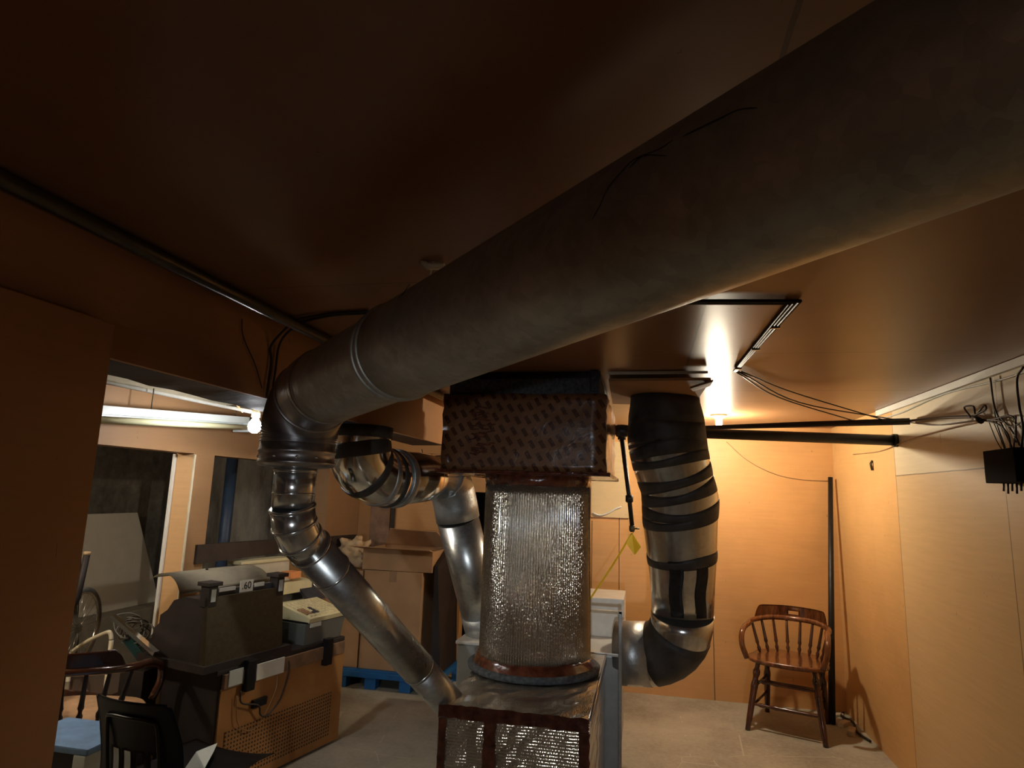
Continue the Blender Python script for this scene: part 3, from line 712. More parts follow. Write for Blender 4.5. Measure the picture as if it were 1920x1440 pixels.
# ---------------------------------------------------------------- lamps
cl = thing('ceiling_bulb', 'lit bare bulb in a cream socket on the ceiling behind the pipes', 'lamp', (.5, 4.55, CEIL))
obj('socket', lathe(B(), [(.055, 0), (.055, -.012), (.035, -.02), (.024, -.03), (.022, -.085), (.018, -.088)], (.5, 4.55, CEIL), (0, 0, 1), 24), 'porc', cl)
obj('bulb', lathe(B(), [(.012, -.080), (.019, -.093), (.027, -.108), (.029, -.122), (.025, -.137), (.013, -.148), (.002, -.151)], (.5, 4.55, CEIL), (0, 0, 1), 20), 'glow', cl)
bl = V((-1.93, 2.85, 1.79))
hb = thing('hanging_bulb', 'lit bare bulb in a hanging socket beside the end of the tube fixture', 'lamp', (bl.x, bl.y, 1.96))
obj('socket', lathe(B(), [(.03, 0), (.03, -.01), (.012, -.02), (.012, -.07), (.02, -.08), (.022, -.12), (.014, -.125)], (bl.x, bl.y, 1.96), (0, 0, 1), 16), 'porc', hb)
obj('bulb', lathe(B(), [(.012, .05), (.016, .038), (.030, .016), (.033, 0), (.028, -.018), (.014, -.031), (.002, -.033)], tuple(bl), (0, 0, 1), 20), 'glow2', hb)
fx = thing('tube_fixture', 'white fluorescent tube fixture with unlit tubes along the inner wall', 'lamp', (-2.4, 3.0, 1.8))
fa = atX(150, 780, -2.40); fb = atX(456, 798, -2.40); dfx = (fb-fa).normalized(); nz = V((1, 0, 0)); uz = dfx.cross(nz); 
if uz.z < 0: uz = -uz
def obox(a, b, s0, s1, u0, u1, m, name, par, bev=0):
    """bar from a to b with side range s (along +x) and height range u"""
    bm = B(); Q = lambda p, s_, u_: p+nz*s_+uz*u_
    hexa(bm, [Q(a, s0, u0), Q(a, s1, u0), Q(b, s1, u0), Q(b, s0, u0)], [Q(a, s0, u1), Q(a, s1, u1), Q(b, s1, u1), Q(b, s0, u1)])
    return obj(name, bm, m, par)
obox(fa, fb, -.055, .055, .012, .05, 'fix', 'housing', fx)
obox(fa, fb, -.02, .02, -.008, .012, 'fix', 'ballast_cover', fx)
for s_ in (-.038, .038): obj('tube', tube(B(), [fa+nz*s_-uz*.012, fb-dfx*.02+nz*s_-uz*.012], .016, 14), 'tubeoff', fx)
obox(fb-dfx*.02, fb, -.055, .055, -.04, .05, 'fix', 'end_cap', fx)
for t in (.35, .93):
    q = fa.lerp(fb, t)+uz*.05; obj('hanging_chain', tube(B(), [q, V((q.x, q.y, 1.96))], .003, 5), 'steelg', fx)
tag(obj('light_conduit', tube(B(), [atX(150, 706, -2.44), atX(420, 762, -2.44), (atX(470, 772, -2.2))], .011, 10), 'white'), 'white conduit under the ceiling above the tube fixture', 'conduit')
tag(wire('hanging_wire', [V((bl.x-.03, bl.y-.02, 1.955)), V((bl.x-.07, bl.y-.05, 1.90)), V((bl.x-.05, bl.y-.04, 1.86)), V((bl.x-.09, bl.y-.12, 1.94))], .003, 'wireb'), 'loose wire drooping beside the hanging bulb socket', 'wire')

# ---------------------------------------------------------------- ceiling conduit at left
zc_ = CEIL-.021; ca = atZ(0, 338, zc_); cb_ = atZ(600, 630, zc_)
xc = (ca.x+cb_.x)/2
tag(obj('ceiling_conduit', tube(B(), [(xc, -1.0, zc_), (xc, 4.0, zc_)], .019, 16), 'steelg'), 'long dark conduit running along the ceiling edge at upper left', 'conduit')
dw = thing('dangling_cables', 'dark cables hooked over the ceiling conduit and dropping behind the big elbow', 'cable', (xc, 2.0, CEIL))
j0 = atZ(548, 604, CEIL-.01)
wire('cable', [atZ(690, 583, CEIL-.006), atZ(620, 588, CEIL-.006), atZ(560, 598, CEIL-.01), j0, (XH+.012, j0.y+.0, CEIL-.09), (XH+.010, j0.y+.01, 1.93), (XH+.012, j0.y, 1.80)], .0045, 'wire', dw)
wire('cable', [atZ(690, 587, CEIL-.006), atZ(620, 592, CEIL-.006), j0+V((.01, .03, 0)), (XH+.02, j0.y+.04, CEIL-.07), (XH+.010, j0.y+.04, 1.90), (XH+.012, j0.y+.03, 1.80)], .0045, 'wire', dw)
wire('cable', [(XH+.008, 1.78, CEIL-.045), (XH+.006, 1.80, 1.98), (XH+.006, 1.88, 1.90), (XH+.006, 1.93, 1.83)], .0018, 'wire', dw)

# ---------------------------------------------------------------- captain's chairs
def tl(pts, r): return tube(B(), pts, r, 12)
def turned(p0, p1, r, n=22, amp=.28):
    p0, p1 = V(p0), V(p1); pts = []; rs = []
    for i in range(n+1):
        t = i/n; pts.append(p0.lerp(p1, t))
        k = 1.0
        if t < .1: k = .72
        elif t < .4: k = 1+amp*math.sin((t-.1)/.3*PI*3)*.6
        elif t > .9: k = .8
        else: k = 1.05-.35*(t-.4)
        rs.append(r*k)
    return tube(B(), pts, rs, 12)
def captain(label, loc, rot, seatm, legm, topm):
    t = thing('captains_chair', label, 'chair', loc, rot)
    # seat
    bm = B(); N = 40; out = []
    for z, s_ in ((.415, .93), (.425, 1.0), (.440, 1.0), (.448, .97)):
        ring = []
        for i in range(N):
            a = 2*PI*i/N; c, s2_ = math.cos(a), math.sin(a)
            x = .245*math.copysign(abs(c)**.62, c); y = .225*math.copysign(abs(s2_)**.7, s2_)
            if y < 0: x *= 1.06
            ring.append(bm.verts.new((x*s_, y*s_-.01, z)))
        out.append(ring)
    for i in range(3):
        for j_ in range(N): bm.faces.new((out[i][j_], out[i][(j_+1) % N], out[i+1][(j_+1) % N], out[i+1][j_])).smooth = i > 0
    bm.faces.new(out[0][::-1])
    ctr = bm.verts.new((0, .02, .436))
    for j_ in range(N): bm.faces.new((out[3][j_], out[3][(j_+1) % N], ctr))
    obj('seat', bm, seatm, t)
    feet = {}
    for sx_, sy_, fx_, fy_ in ((-1, -1, .235, -.245), (1, -1, .235, -.245), (-1, 1, .205, .235), (1, 1, .185, .235)):
        top = V((sx_*.175, sy_*.15, .42)); ft = V((sx_*fx_, fy_, 0)); feet[(sx_, sy_)] = (top, ft)
        obj('leg', turned(top, ft, .021), legm, t)
    def on(k, z): a_, b_ = feet[k]; return a_.lerp(b_, 1-z/.42)
    for z, e in ((.30, 1), (.16, 1)): obj('stretcher', turned(on((-1, -1), z), on((1, -1), z), .011, amp=.5), legm, t)
    obj('stretcher', tl([on((-1, 1), .22), on((1, 1), .22)], .009), legm, t)
    for s_ in (-1, 1):
        for z in (.26, .14): obj('stretcher', tl([on((s_, -1), z), on((s_, 1), z+.01)], .009), legm, t)
    # arm rail: U shaped, its ends bend down into the seat
    def arcp(a, z=.66): return V((.255*math.sin(a), -.02+.235*math.cos(a), z))
    rail = []
    A_ = [math.radians(x) for x in range(-100, 101, 10)]
    L_ = [V((-.235, -.205, .445)), V((-.262, -.215, .53)), V((-.268, -.19, .60)), V((-.262, -.13, .635))]
    rail += L_ + [arcp(a, .672-.022*max(0, abs(a)-.6)) for a in A_] + [V((-p_.x, p_.y, p_.z)) for p_ in L_[::-1]]
    rail = spline(rail, 3)
    bm = tube(B(), rail, .0185, 12); obj('arm_rail', bm, topm, t)
    # crest board with a hand slot
    bm = B(); nA, nZ = 36, 8; G = {}
    for i in range(nA+1):
        a = math.radians(-68+136*i/nA); e = 1-abs(i-nA/2)/(nA/2)
        for k in range(nZ+1):
            topz = .755 - (.075*(1-min(1, e*5))**2); z0 = .665
            z = z0+(topz-z0)*k/nZ; p_ = arcp(a, z); p_.y += (z-.66)*.25
            G[i, k] = bm.verts.new(p_)
    for i in range(nA):
        for k in range(nZ):
            if 16 <= i <= 19 and 3 <= k <= 4: continue
            bm.faces.new((G[i, k], G[i+1, k], G[i+1, k+1], G[i, k+1])).smooth = True
    bmesh.ops.solidify(bm, geom=bm.faces[:], thickness=.022); obj('crest', bm, topm, t)
    for d_ in (-78, -52, -31, -10.5, 10.5, 31, 52, 78):
        a = math.radians(d_); p1 = arcp(a, .66); p0 = V((.20*math.sin(a), -.01+.185*math.cos(a), .44))
        obj('spindle', turned(p0, p1, .0105, 18, .5), legm, t)
    return t
captain('varnished brown captains chair alone on the concrete by the right-hand corner', (.965, 4.905, 0), math.radians(-21), 'chair', 'chairleg', 'chair')
captain('dark captains chair with worn pale seat behind the black school chair', (-2.57, 2.66, 0), math.radians(193), 'seatworn', 'dwood', 'chairleg')

# black school chair in the lower left corner
sc = thing('school_chair', 'black moulded plastic school chair seen from behind at bottom left', 'chair', (-1.66, 2.18, 0), math.radians(174))
bm = B(); nX, nZ = 26, 30; G = {}
def sup(u, v):    # shell back: u -1..1, v 0..1 ; front is -y
    ww = .182*(1.0 if v < .55 else 1-.10*((v-.55)/.45))
    return V((u*ww, .175-.03*u*u+.075*v-.02*math.sin(v*PI), .47+.315*v))
for i in range(nX+1):
    for k in range(nZ+1):
        u = -1+2*i/nX; v = k/nZ
        G[i, k] = bm.verts.new(sup(u, v))
for i in range(nX):
    for k in range(nZ):
        u = abs(-1+2*(i+.5)/nX); v = (k+.5)/nZ
        if v > .88 and u > .82 and (u-.82)**2/.18**2+(v-.88)**2/.12**2 > 1: continue
        if .08 < v < .42 and any(abs((-1+2*(i+.5)/nX)-c) < .075 for c in (-.45, -.15, .15, .45)): continue
        bm.faces.new((G[i, k], G[i+1, k], G[i+1, k+1], G[i, k+1])).smooth = True
bmesh.ops.solidify(bm, geom=bm.faces[:], thickness=.008)
bk = obj('backrest', bm, 'black', sc)
bm = B(); rp = []
for u, v in [(-.62, .0), (-.62, .70), (-.5, .80), (0, .815), (.5, .80), (.62, .70), (.62, .0)]: rp.append(sup(u, v)+V((0, .006, 0)))
tube(bm, spline(rp, 5), .006, 8); obj('raised_rib', bm, 'black', bk)
bm = B(); G = {}
for i in range(21):
    for k in range(21):
        u = -1+i/10; v = k/20; G[i, k] = bm.verts.new((u*.195, .19-.50*v, .455-.015*math.sin(v*PI)+.03*(1-v)**6*1+.02*u*u-.03*max(0, v-.8)*5*.5))
for i in range(20):
    for k in range(20): bm.faces.new((G[i, k], G[i, k+1], G[i+1, k+1], G[i+1, k])).smooth = True
bmesh.ops.solidify(bm, geom=bm.faces[:], thickness=.008); obj('seat', bm, 'black', sc)
for s_ in (-1, 1):
    obj('leg', tl([(s_*.15, -.14, .44), (s_*.20, -.20, .01)], .011), 'chrome', sc); obj('leg', tl([(s_*.15, .14, .44), (s_*.20, .22, .01)], .011), 'chrome', sc)

# ---------------------------------------------------------------- leaning rod and scraps in the right corner
rb = atZ(1560, 1358, 0); rtp = atY(1557, 895, 5.27)
tag(obj('leaning_pipe', tube(B(), [V((rb.x, rb.y, .004)), rb.lerp(rtp, .35), rtp], [.024, .021, .017], 14), 'iron'), 'dark iron pipe leaning in the back right corner behind the chair', 'pipe')
for i, (px_, py_, a) in enumerate(((1585, 1345, .5), (1598, 1362, .9), (1606, 1378, 1.2))):
    q = atZ(px_, py_, .0); q.x = min(q.x, XR-.10); Mx = Matrix.Translation(q) @ Matrix.Rotation(a, 4, 'Z')
    tag(obj('wood_scrap', box(B(), (-.055, -.02, 0), (.055, .02, .018+.008*i), .003, Mx), 'sprucew'), ('pale wood scrap nearest the corner behind the varnished chair', 'middle pale wood scrap along the right wall foot', 'pale wood scrap farthest from the corner beside the right wall')[i], 'wood scrap')
tag(wire('dark_string', [(1.40, 5.32, .01), (1.36, 5.22, .012), (1.40, 5.1, .012), (1.37, 4.9, .012), (1.40, 4.75, .012)], .008, 'wire'), 'dark cord lying at the foot of the right wall', 'cord')

# ---------------------------------------------------------------- console cabinet with cash registers
CO = V((-1.82, 3.81, 0)); CA = math.radians(-14)
cn = thing('console_cabinet', 'low cabinet with orange perforated hardboard back holding two cash registers', 'cabinet', CO, CA)
obj('body', box(B(), (-.42, -.90, .03), (-.012, 0, .58), .006), 'dwood', cn)
bk = obj('back_panel', box(B(), (-.012, -.885, .015), (0, .01, .505)), 'hard', cn)
obj('vent_grille', box(B(), (0, -.84, .06), (.004, -.08, .30)), 'perf', bk)
obj('top', box(B(), (-.47, -.92, .575), (.0, .01, .60), .006), 'dwood', cn)
obj('upper_rail', box(B(), (-.012, -.88, .505), (.012, .0, .575), .004), 'brown', cn)
for y_ in (-.735, -.16): obj('latch', box(B(), (.0, y_-.028, .47), (.035, y_+.028, .62), .006), 'black', cn)
obj('label_plate', box(B(), (.012, -.86, .515), (.017, -.775, .59)), 'fix', cn)
obj('cream_plate', box(B(), (.012, -.69, .505), (.02, -.50, .585), .002), 'paper', cn)
so = obj('power_socket', box(B(), (.0, -.69, .37), (.018, -.60, .41), .003), 'black', cn)
obj('power_cord', tube(B(), spline([(.015, -.78, .48), (.02, -.77, .42), (.03, -.67, .385), (.02, -.64, .33), (.03, -.60, .32), (.03, -.52, .38), (.025, -.47, .50), (.02, -.47, .56)], 6), .0045, 6), 'wire', cn)
obj('power_cord', tube(B(), spline([(.015, -.80, .46), (.015, -.78, .33), (.02, -.70, .27), (.02, -.63, .30), (.02, -.55, .42), (.015, -.54, .52)], 6), .0025, 6), 'wireb', cn)

RG = CO  # antique register, rotated like the cabinet
def RL(x, y, z): return V((x, y, z))
ar = thing('antique_register', 'old dark bronze cash register seen from behind with .60 price flag', 'cash register', CO+V((0, 0, .60)), CA)
hx = lambda x, z, y: V((x, y, z))
obj('base', prism(B(), [(-.50, 0), (0, 0), (.0, .035), (-.50, .035)], -1.00, -.44, hx), 'dwood', ar)
prof = [(-.06, .035), (-.46, .035), (-.47, .09), (-.43, .12), (-.43, .16), (-.39, .19), (-.39, .23), (-.34, .26), (-.30, .31), (-.22, .335), (-.10, .33), (-.06, .33)]
obj('body', prism(B(), prof, -.975, -.50, hx), 'dwood', ar)
obj('rear_plate', prism(B(), [(-.06, .035), (-.015, .035), (-.045, .345), (-.06, .345)], -.985, -.495, hx), 'bronze', ar)
for y_ in (-.985, -.545):
    obj('flag_post', box(B(), (-.10, y_, .30), (-.04, y_+.052, .405), .004), 'dwood', ar)
    obj('post_cap', box(B(), (-.115, y_-.012, .400), (-.025, y_+.066, .42), .004), 'dwood', ar)
    obj('post_window', box(B(), (-.041, y_+.012, .325), (-.037, y_+.04, .385)), 'fix', ar)
obj('flag_window', box(B(), (-.085, -.93, .335), (-.075, -.55, .372)), 'dgrey', ar)
fl = obj('price_flag', box(B(), (-.070, -.775, .345), (-.066, -.690, .402)), 'paper', ar)
text('flag_number', '.60', 'ink', fl, Matrix.Translation((-.0655, -.733, .376)) @ Matrix.Rotation(PI/2, 4, 'Z') @ Matrix.Rotation(PI/2, 4, 'X'), .050)
obj('price_flag', box(B(), (-.074, -.90, .362), (-.070, -.80, .380)), 'paper', ar)
obj('price_flag', box(B(), (-.074, -.675, .362), (-.070, -.61, .382)), 'paper', ar)

# cream hood behind the flags (curved sheet)
hd = thing('cream_hood', 'curved cream metal hood lying behind the price flags of the old register', 'hood', CO+V((0, 0, .60)), CA)
bm = B(); prev = None
for i in range(13):
    a = math.radians(24+104*i/12); x = -.36+.17*math.cos(a)*1.0; z = .29+.15*math.sin(a)
    row = [bm.verts.new((x, y_, z)) for y_ in (-1.02+.03*i/12, -.75, -.42-.006*i)]
    if prev:
        for q in range(2): bm.faces.new((prev[q], prev[q+1], row[q+1], row[q])).smooth = True
    prev = row
bmesh.ops.solidify(bm, geom=bm.faces[:], thickness=.004); obj('shell', bm, 'creamm', hd)
obj('screw', lathe(B(), [(.008, 0), (.006, .006)], (-.335, -.77, .439), (0.1, 0, 1), 10), 'ink', hd)

er = thing('electronic_register', 'beige and grey electronic cash register with sloping keyboard', 'cash register', CO+V((0, 0, .60)), CA)
obj('cash_drawer', hexa(B(), [(-.44, -.33, 0), (-.03, -.31, 0), (-.03, .0, 0), (-.44, .0, 0)], [(-.44, -.33, .115), (-.02, -.32, .115), (-.02, .015, .115), (-.44, .015, .115)]), 'grey', er)
kb = obj('keyboard_body', prism(B(), [(-.44, .12), (-.015, .12), (-.008, .145), (-.26, .205), (-.30, .19), (-.44, .19)], -.30, .02, hx), 'ivory', er)
bm = B(); sl = (.205-.145)/(-.26+.008)
def kz(x): return .145+(x+.008)*sl
def key(bm, x0, x1, y0, y1, h=.008):
    hexa(bm, [(x0, y0, kz(x0)), (x1, y0, kz(x1)), (x1, y1, kz(x1)), (x0, y1, kz(x0))], [(x0+.001, y0+.001, kz(x0)+h), (x1-.001, y0+.001, kz(x1)+h), (x1-.001, y1-.001, kz(x1)+h), (x0+.001, y1-.001, kz(x0)+h)])
kk = [(i_, j_) for i_ in range(7) for j_ in range(10)]
for m_, sel in (('dgrey', lambda i_, j_: 3 <= i_ <= 5 and 2 <= j_ <= 3), ('cardin', lambda i_, j_: 0 <= j_ <= 1 and i_ in (3, 4, 5)), ('ivory', lambda i_, j_: True)):
    bm = B(); c_ = 0
    for i_, j_ in list(kk):
        if sel(i_, j_) and random.random() < .95:
            x0 = -.225+i_*.029; y0 = -.275+j_*.028; key(bm, x0, x0+.022, y0, y0+.021); kk.remove((i_, j_))
    obj('key_block', bm, m_, kb)
obj('drawer_label', box(B(), (-.021, -.285, .095), (-.011, -.20, .118)), 'paper', er)
obj('dark_gap', box(B(), (-.43, -.305, .115), (-.02, .0, .125)), 'black', er)
pt = obj('printer_tower', hexa(B(), [(-.50, -.32, .24), (-.325, -.30, .24), (-.325, .04, .24), (-.50, .04, .24)], [(-.50, -.32, .31), (-.33, -.30, .305), (-.33, .04, .305), (-.50, .04, .32)]), 'ivory', er)
obj('tower_neck', box(B(), (-.50, -.28, .12), (-.36, .0, .245)), 'dgrey', er)
obj('paper_slot', box(B(), (-.49, -.30, .315), (-.36, -.12, .33), .003), 'creamm', pt)
obj('customer_display', hexa(B(), [(-.29, -.05, .19), (-.25, -.05, .19), (-.25, .09, .19), (-.29, .09, .19)], [(-.35, -.07, .265), (-.34, -.07, .27), (-.34, .07, .27), (-.35, .07, .265)]), 'dgrey', er)
ob = thing('orange_block', 'small orange foam block on top of the beige cash register', 'block', CO+V((0, 0, .91)), CA)
bm = B(); box(bm, (-.43, -.135, .0135), (-.345, -.045, .055), .005); obj('block', bm, 'orangeb', ob)
bxx = thing('beige_case', 'long beige plastic case behind the electronic register', 'case', CO+V((0, 0, .60)), CA)
obj('case_body', hexa(B(), [(-.66, -.34, .0), (-.53, -.34, .0), (-.53, .06, .0), (-.66, .06, .0)], [(-.64, -.34, .42), (-.56, -.34, .41), (-.56, .06, .41), (-.64, .06, .42)]), 'creamm', bxx)
obj('case_lid', box(B(), (-.665, -.35, .41), (-.55, .07, .43), .004), 'ivory', bxx)
obj('case_leg', box(B(), (-.64, -.30, -.60), (-.55, .02, .0)), 'dwood', bxx)

# ---------------------------------------------------------------- boxes on the pallet
pal = thing('pallet', 'bright blue plastic pallet under the cardboard boxes', 'pallet', (-2.0, 5.05, 0))
obj('deck', box(B(), (-2.62, 4.80, .095), (-1.50, 5.30, .135), .006), 'blue', pal)
obj('front_rim', box(B(), (-2.28, 4.775, .085), (-1.40, 4.81, .125), .006), 'blue', pal)
for x in (-2.55, -2.34, -2.10, -1.82, -1.53):
    for y in (4.80, 5.2): obj('foot', box(B(), (x, y, 0), (x+.09, y+.08, .10), .005), 'blue', pal)
def carton(name, x0, x1, y0, y1, z0, z1, label, flaps=False, txt=None, m='card'):
    c = thing(name, label, 'box', ((x0+x1)/2, (y0+y1)/2, z0))
    if not flaps:
        bd = obj('body', box(B(), (x0, y0, z0), (x1, y1, z1), .006), m, c)
        obj('seam_tape', box(B(), (x0+(x1-x0)*.5-.03, y0-.0015, z1-.08), (x0+(x1-x0)*.5+.03, y1, z1+.0015)), 'cardin', c)
    else:
        bm = B(); th = .008
        box(bm, (x0, y0, z0), (x1, y0+th, z1)); box(bm, (x0, y1-th, z0), (x1, y1, z1)); box(bm, (x0, y0+th, z0), (x0+th, y1-th, z1)); box(bm, (x1-th, y0+th, z0), (x1, y1-th, z1)); box(bm, (x0+th, y0+th, z0), (x1-th, y1-th, z0+th))
        bd = obj('body', bm, m, c)
    if txt:
        for i, (s, xx, zz, sz) in enumerate(txt):
            text('printing', s, 'bink', c, Matrix.Translation(V((xx, y0-.001, zz))-V(c.location)) @ Matrix.Rotation(PI/2, 4, 'X'), sz)
    return c
carton('large_carton', -2.50, -2.185, 4.83, 5.30, .136, .86, 'tall cardboard carton at the left on the blue pallet', txt=[('GABLE', -2.39, .50, .055)])
carton('large_carton', -2.172, -1.69, 4.83, 5.30, .136, .868, 'tall plain cardboard carton at the right on the blue pallet')
oc = carton('open_carton', -2.20, -1.62, 4.84, 5.29, .872, 1.03, 'open cardboard box with raised flaps on top of the right-hand carton', flaps=True)
obj('flap', hexa(B(), [(-2.26, 4.70, 1.055), (-1.60, 4.70, 1.05), (-1.62, 4.845, 1.028), (-2.20, 4.845, 1.028)][::1], [(-2.26, 4.70, 1.061), (-1.60, 4.70, 1.056), (-1.62, 4.845, 1.034), (-2.20, 4.845, 1.034)]), 'card', oc)
obj('flap', hexa(B(), [(-2.20, 5.28, 1.03), (-1.62, 5.28, 1.03), (-1.70, 5.16, 1.16), (-2.12, 5.16, 1.17)], [(-2.20, 5.287, 1.032), (-1.62, 5.287, 1.032), (-1.70, 5.166, 1.166), (-2.12, 5.166, 1.176)]), 'card', oc)
# cloth heap
bm = B(); bmesh.ops.create_icosphere(bm, subdivisions=4, radius=1)
from mathutils import noise as mn
for v in bm.verts:
    d = v.co.normalized(); k = .75+.55*mn.noise(d*2.3+V((3, 1, 7)))+.22*mn.noise(d*6)
    v.co = V((-2.36+d.x*.155*k, 5.0+d.y*.13*k, max(.866, .97+d.z*.16*k)))
for f in bm.faces: f.smooth = True
tag(obj('cloth_heap', bm, 'cloth'), 'crumpled tan cloth heaped on the left-hand carton', 'cloth')
# board and dark batten behind the boxes
tag(obj('brown_board', box(B(), (-2.37, 5.31, 0), (-2.19, 5.335, 1.50)), 'brown'), 'narrow brown board upright against the back wall behind the boxes', 'board')
tag(obj('dark_batten', box(B(), (-2.18, 5.315, 0), (-2.15, 5.335, 1.50)), 'dwood'), 'thin dark batten upright beside the brown board on the back wall', 'batten')
tag(obj('leaning_sheet', hexa(B(), [(-1.60, 4.86, .137), (-1.52, 4.86, .137), (-1.52, 5.28, .137), (-1.56, 5.28, .137)], [(-1.605, 4.86, .92), (-1.58, 4.86, .92), (-1.55, 5.28, 1.1), (-1.60, 5.28, 1.1)]), 'dwood'), 'dark board standing on the pallet beside the right-hand carton', 'board')
tag(obj('wood_rail', hexa(B(), [(XI-.03, 3.25, 1.05), (XI+.015, 3.25, 1.05), (XI+.015, 5.30, 1.02), (XI-.03, 5.30, 1.02)], [(XI-.03, 3.25, 1.155), (XI+.015, 3.25, 1.155), (XI+.015, 5.30, 1.10), (XI-.03, 5.30, 1.10)]), 'bwood'), 'dark brown wooden rail across the second opening behind the registers', 'rail')

# ---------------------------------------------------------------- left recess
p_ = [atX(160, 963, -4.03), atX(258, 960, -4.03), atX(298, 1125, -3.99), atX(150, 1156, -3.99)]
bm = B(); hexa(bm, [p_[3], p_[2], p_[2]+V((-.012, 0, 0)), p_[3]+V((-.012, 0, 0))], [p_[0], p_[1], p_[1]+V((-.012, 0, 0)), p_[0]+V((-.012, 0, 0))])
dz = .521-min(v.co.z for v in bm.verts)
for v in bm.verts: v.co.z += dz
tag(obj('leaning_board', bm, 'board'), 'pale grey board leaning on the concrete wall at far left', 'board')
tag(obj('blue_pipe', tube(B(), [(-3.30, 4.62, 0), (-3.30, 4.62, 1.955)], .045, 16), 'bluepipe'), 'dark blue vertical pipe in the second opening', 'pipe')
tag(obj('black_plank', box(B(), (-2.66, 3.36, 0), (-2.60, 3.46, 1.96)), 'dwood'), 'black upright plank beside the blue vertical pipe', 'plank')
# bicycle wheel
wc = atY(168, 1185, 3.35); wc.z = .345
wh_c = atY(147, 1178, 3.30)
bwl = thing('bicycle_wheel', 'bicycle wheel with thin grey tyre standing behind the left panel edge', 'wheel', (wh_c.x, wh_c.y, 0))
cx_ = V((wh_c.x, wh_c.y, wh_c.z)); hd_ = V((.55, .83, 0)).normalized()
ringp = [cx_ + hd_*math.cos(a)*.235*.62*1.0/1.0 + V((0, 0, 1))*math.sin(a)*.235 for a in [2*PI*i/40 for i in range(41)]]
hd2 = V((-.36, .93, 0)).normalized()
ringp = [cx_ + hd2*math.cos(a)*.25 + V((0, 0, 1))*math.sin(a)*.215 for a in [2*PI*i/40 for i in range(41)]]
obj('tyre', tube(B(), ringp, .014, 10, caps=False), 'rubber', bwl)
ringq = [cx_ + (q-cx_)*.93 for q in ringp]; obj('rim', tube(B(), ringq, .008, 8, caps=False), 'chrome', bwl)
bm = B()
for i in range(0, 40, 2): tube(bm, [cx_, cx_+(ringp[i]-cx_)*.92], .0012, 4)
obj('spokes', bm, 'chrome', bwl); obj('hub', tube(B(), [cx_-V((.03, -.03, 0)), cx_+V((.03, -.03, 0))], .018, 10), 'steelg', bwl)
obj('fork', tube(B(), [cx_, cx_+V((-.05, .05, -.15)), (cx_.x-.1, cx_.y+.1, .012)], .012, 8), 'steelg', bwl)
# dark slanted bar of unidentified kind at panel edge
b0 = atY(146, 1120, 3.0); b1 = atY(163, 1040, 3.0)
db = thing('slanted_pole', 'dark slanted cane with pale tip poking out beside the left panel edge', 'pole', (b0.x, b0.y, 0))
obj('shaft', tube(B(), [(b0.x-.35, b0.y-.1, .01), b0, b1], .016, 10), 'dwood', db); obj('tip', lathe(B(), [(.018, 0), (.018, .015)], b1, (b1-b0), 10), 'cloth', db)
# cream tube frame of a folding seat
tf = thing('tube_chair', 'cream tubular chair frame behind the dark captains chair', 'chair', (-2.9, 3.1, 0))
fp = [atY(135, 1222, 3.15), atY(165, 1202, 3.1), atY(200, 1186, 3.05), atY(207, 1188, 3.05), atY(209, 1200, 3.05)]
obj('arm_tube', tube(B(), spline(fp, 4), .011, 10), 'cream', tf)
e_ = fp[-1]; obj('leg', tube(B(), [e_, V((e_.x+.01, e_.y, .01))], .011, 10), 'cream', tf); e0_ = fp[0]; obj('leg', tube(B(), [e0_, V((e0_.x, e0_.y, .01))], .011, 10), 'cream', tf)
obj('seat_pad', box(B(), (-3.25, 3.02, .36), (-2.72, 3.40, .40), .012), 'chairleg', tf)
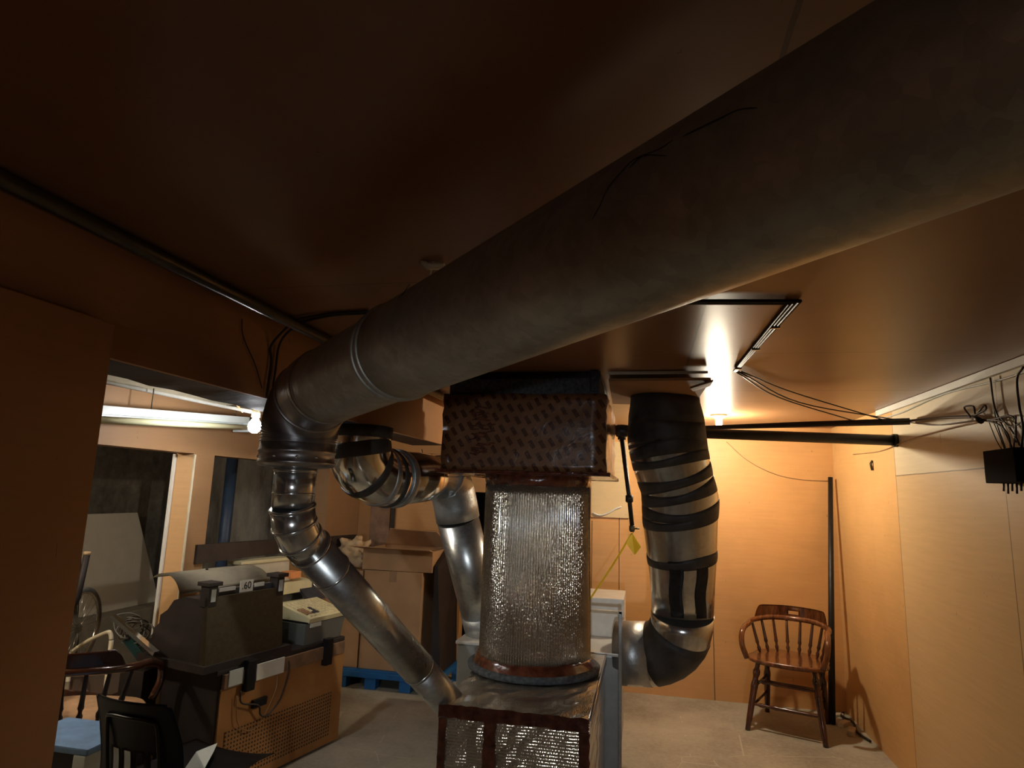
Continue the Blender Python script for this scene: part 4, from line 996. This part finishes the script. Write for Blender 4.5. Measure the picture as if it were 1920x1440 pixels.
# wire basket heap, teal case and metal strip
gh = atY(270, 1192, 3.0)
tc = thing('teal_case', 'dark teal plastic tub of tangled cables under the white conduit', 'tub', (gh.x, gh.y, 0))
Mx = Matrix.Translation((gh.x, gh.y+.02, gh.z-.06)) @ Matrix.Rotation(math.radians(40), 4, 'Y')
obj('tub', box(B(), (-.10, -.04, -.05), (.07, .06, .0), .01, Mx), 'teal', tc)
obj('stand', box(B(), (gh.x-.08, gh.y-.04, 0), (gh.x+.06, gh.y+.07, gh.z-.16), .005), 'dwood', tc)
tw = thing('cable_tangle', 'tangle of thin dark cables heaped on the teal tub', 'cable', (gh.x, gh.y, gh.z))
random.seed(11)
cc = atY(252, 1172, 3.0)
for i in range(9):
    pts = []; a0 = random.uniform(0, 6); rx, rz = random.uniform(.05, .11), random.uniform(.03, .06); ox = random.uniform(-.06, .05); tl_ = random.uniform(-.5, .5)
    for k in range(9):
        a = a0+k*.75; X_ = math.cos(a)*rx; Z_ = math.sin(a)*rz
        pts.append(cc+V((ox+X_*math.cos(tl_)-Z_*math.sin(tl_), random.uniform(-.03, .03), -.02+ox*-.5+X_*math.sin(tl_)+Z_*math.cos(tl_))))
    wire('cable', pts, .003, 'wire' if i % 2 else 'grey', tw, n=4)
ms0, ms1 = atY(206, 1160, 2.95), atY(286, 1230, 2.85)
tag(obj('metal_strip', hexa(B(), [ms0, ms1, ms1+V((.004, .03, 0)), ms0+V((.004, .03, 0))], [ms0+V((.008, 0, .018)), ms1+V((.008, 0, .018)), ms1+V((.012, .03, .018)), ms0+V((.012, .03, .018))]), 'chrome'), 'bright metal strip slanting over the teal tub', 'strip')
# blue-lidded crate, pale wedge
bc = thing('blue_lid_crate', 'black crate with faded blue lid at the bottom left corner', 'crate', (-2.35, 2.45, 0))
q = [atZ(60, 1352, .40), atZ(180, 1352, .40), atZ(170, 1402, .40), atZ(60, 1402, .40)]
ux = .0
cr1 = atZ(152, 1404, .5); cr2 = atZ(176, 1350, .5); x1_, y0_, y1_ = cr1.x+.03, cr1.y, cr2.y; x0_ = x1_-.36
obj('lid', box(B(), (x0_, y0_, .475), (x1_, y1_, .50), .006), 'bluelid', bc)
obj('crate_body', box(B(), (x0_+.01, y0_+.01, .0), (x1_-.06, y1_-.01, .475), .006), 'black', bc)
obj('pale_side', box(B(), (x1_-.06, y0_, .0), (x1_-.005, y1_-.01, .475), .004), 'fix', bc)
zs = .468
q = [atZ(345, 1443, zs), atZ(368, 1412, zs), atZ(408, 1393, zs), (atZ(400, 1413, zs)), atZ(383, 1442, zs)]
bm = B(); f = bm.faces.new([bm.verts.new(p_ + V((0, 0, .006*(i_ % 2)))) for i_, p_ in enumerate(q)]); bmesh.ops.solidify(bm, geom=[f], thickness=.0015)  # thin pale flat piece laid on the chair seat
tag(obj('pale_wedge', bm, 'fix'), 'thin pale wedge lying on the seat of the black school chair', 'sheet')
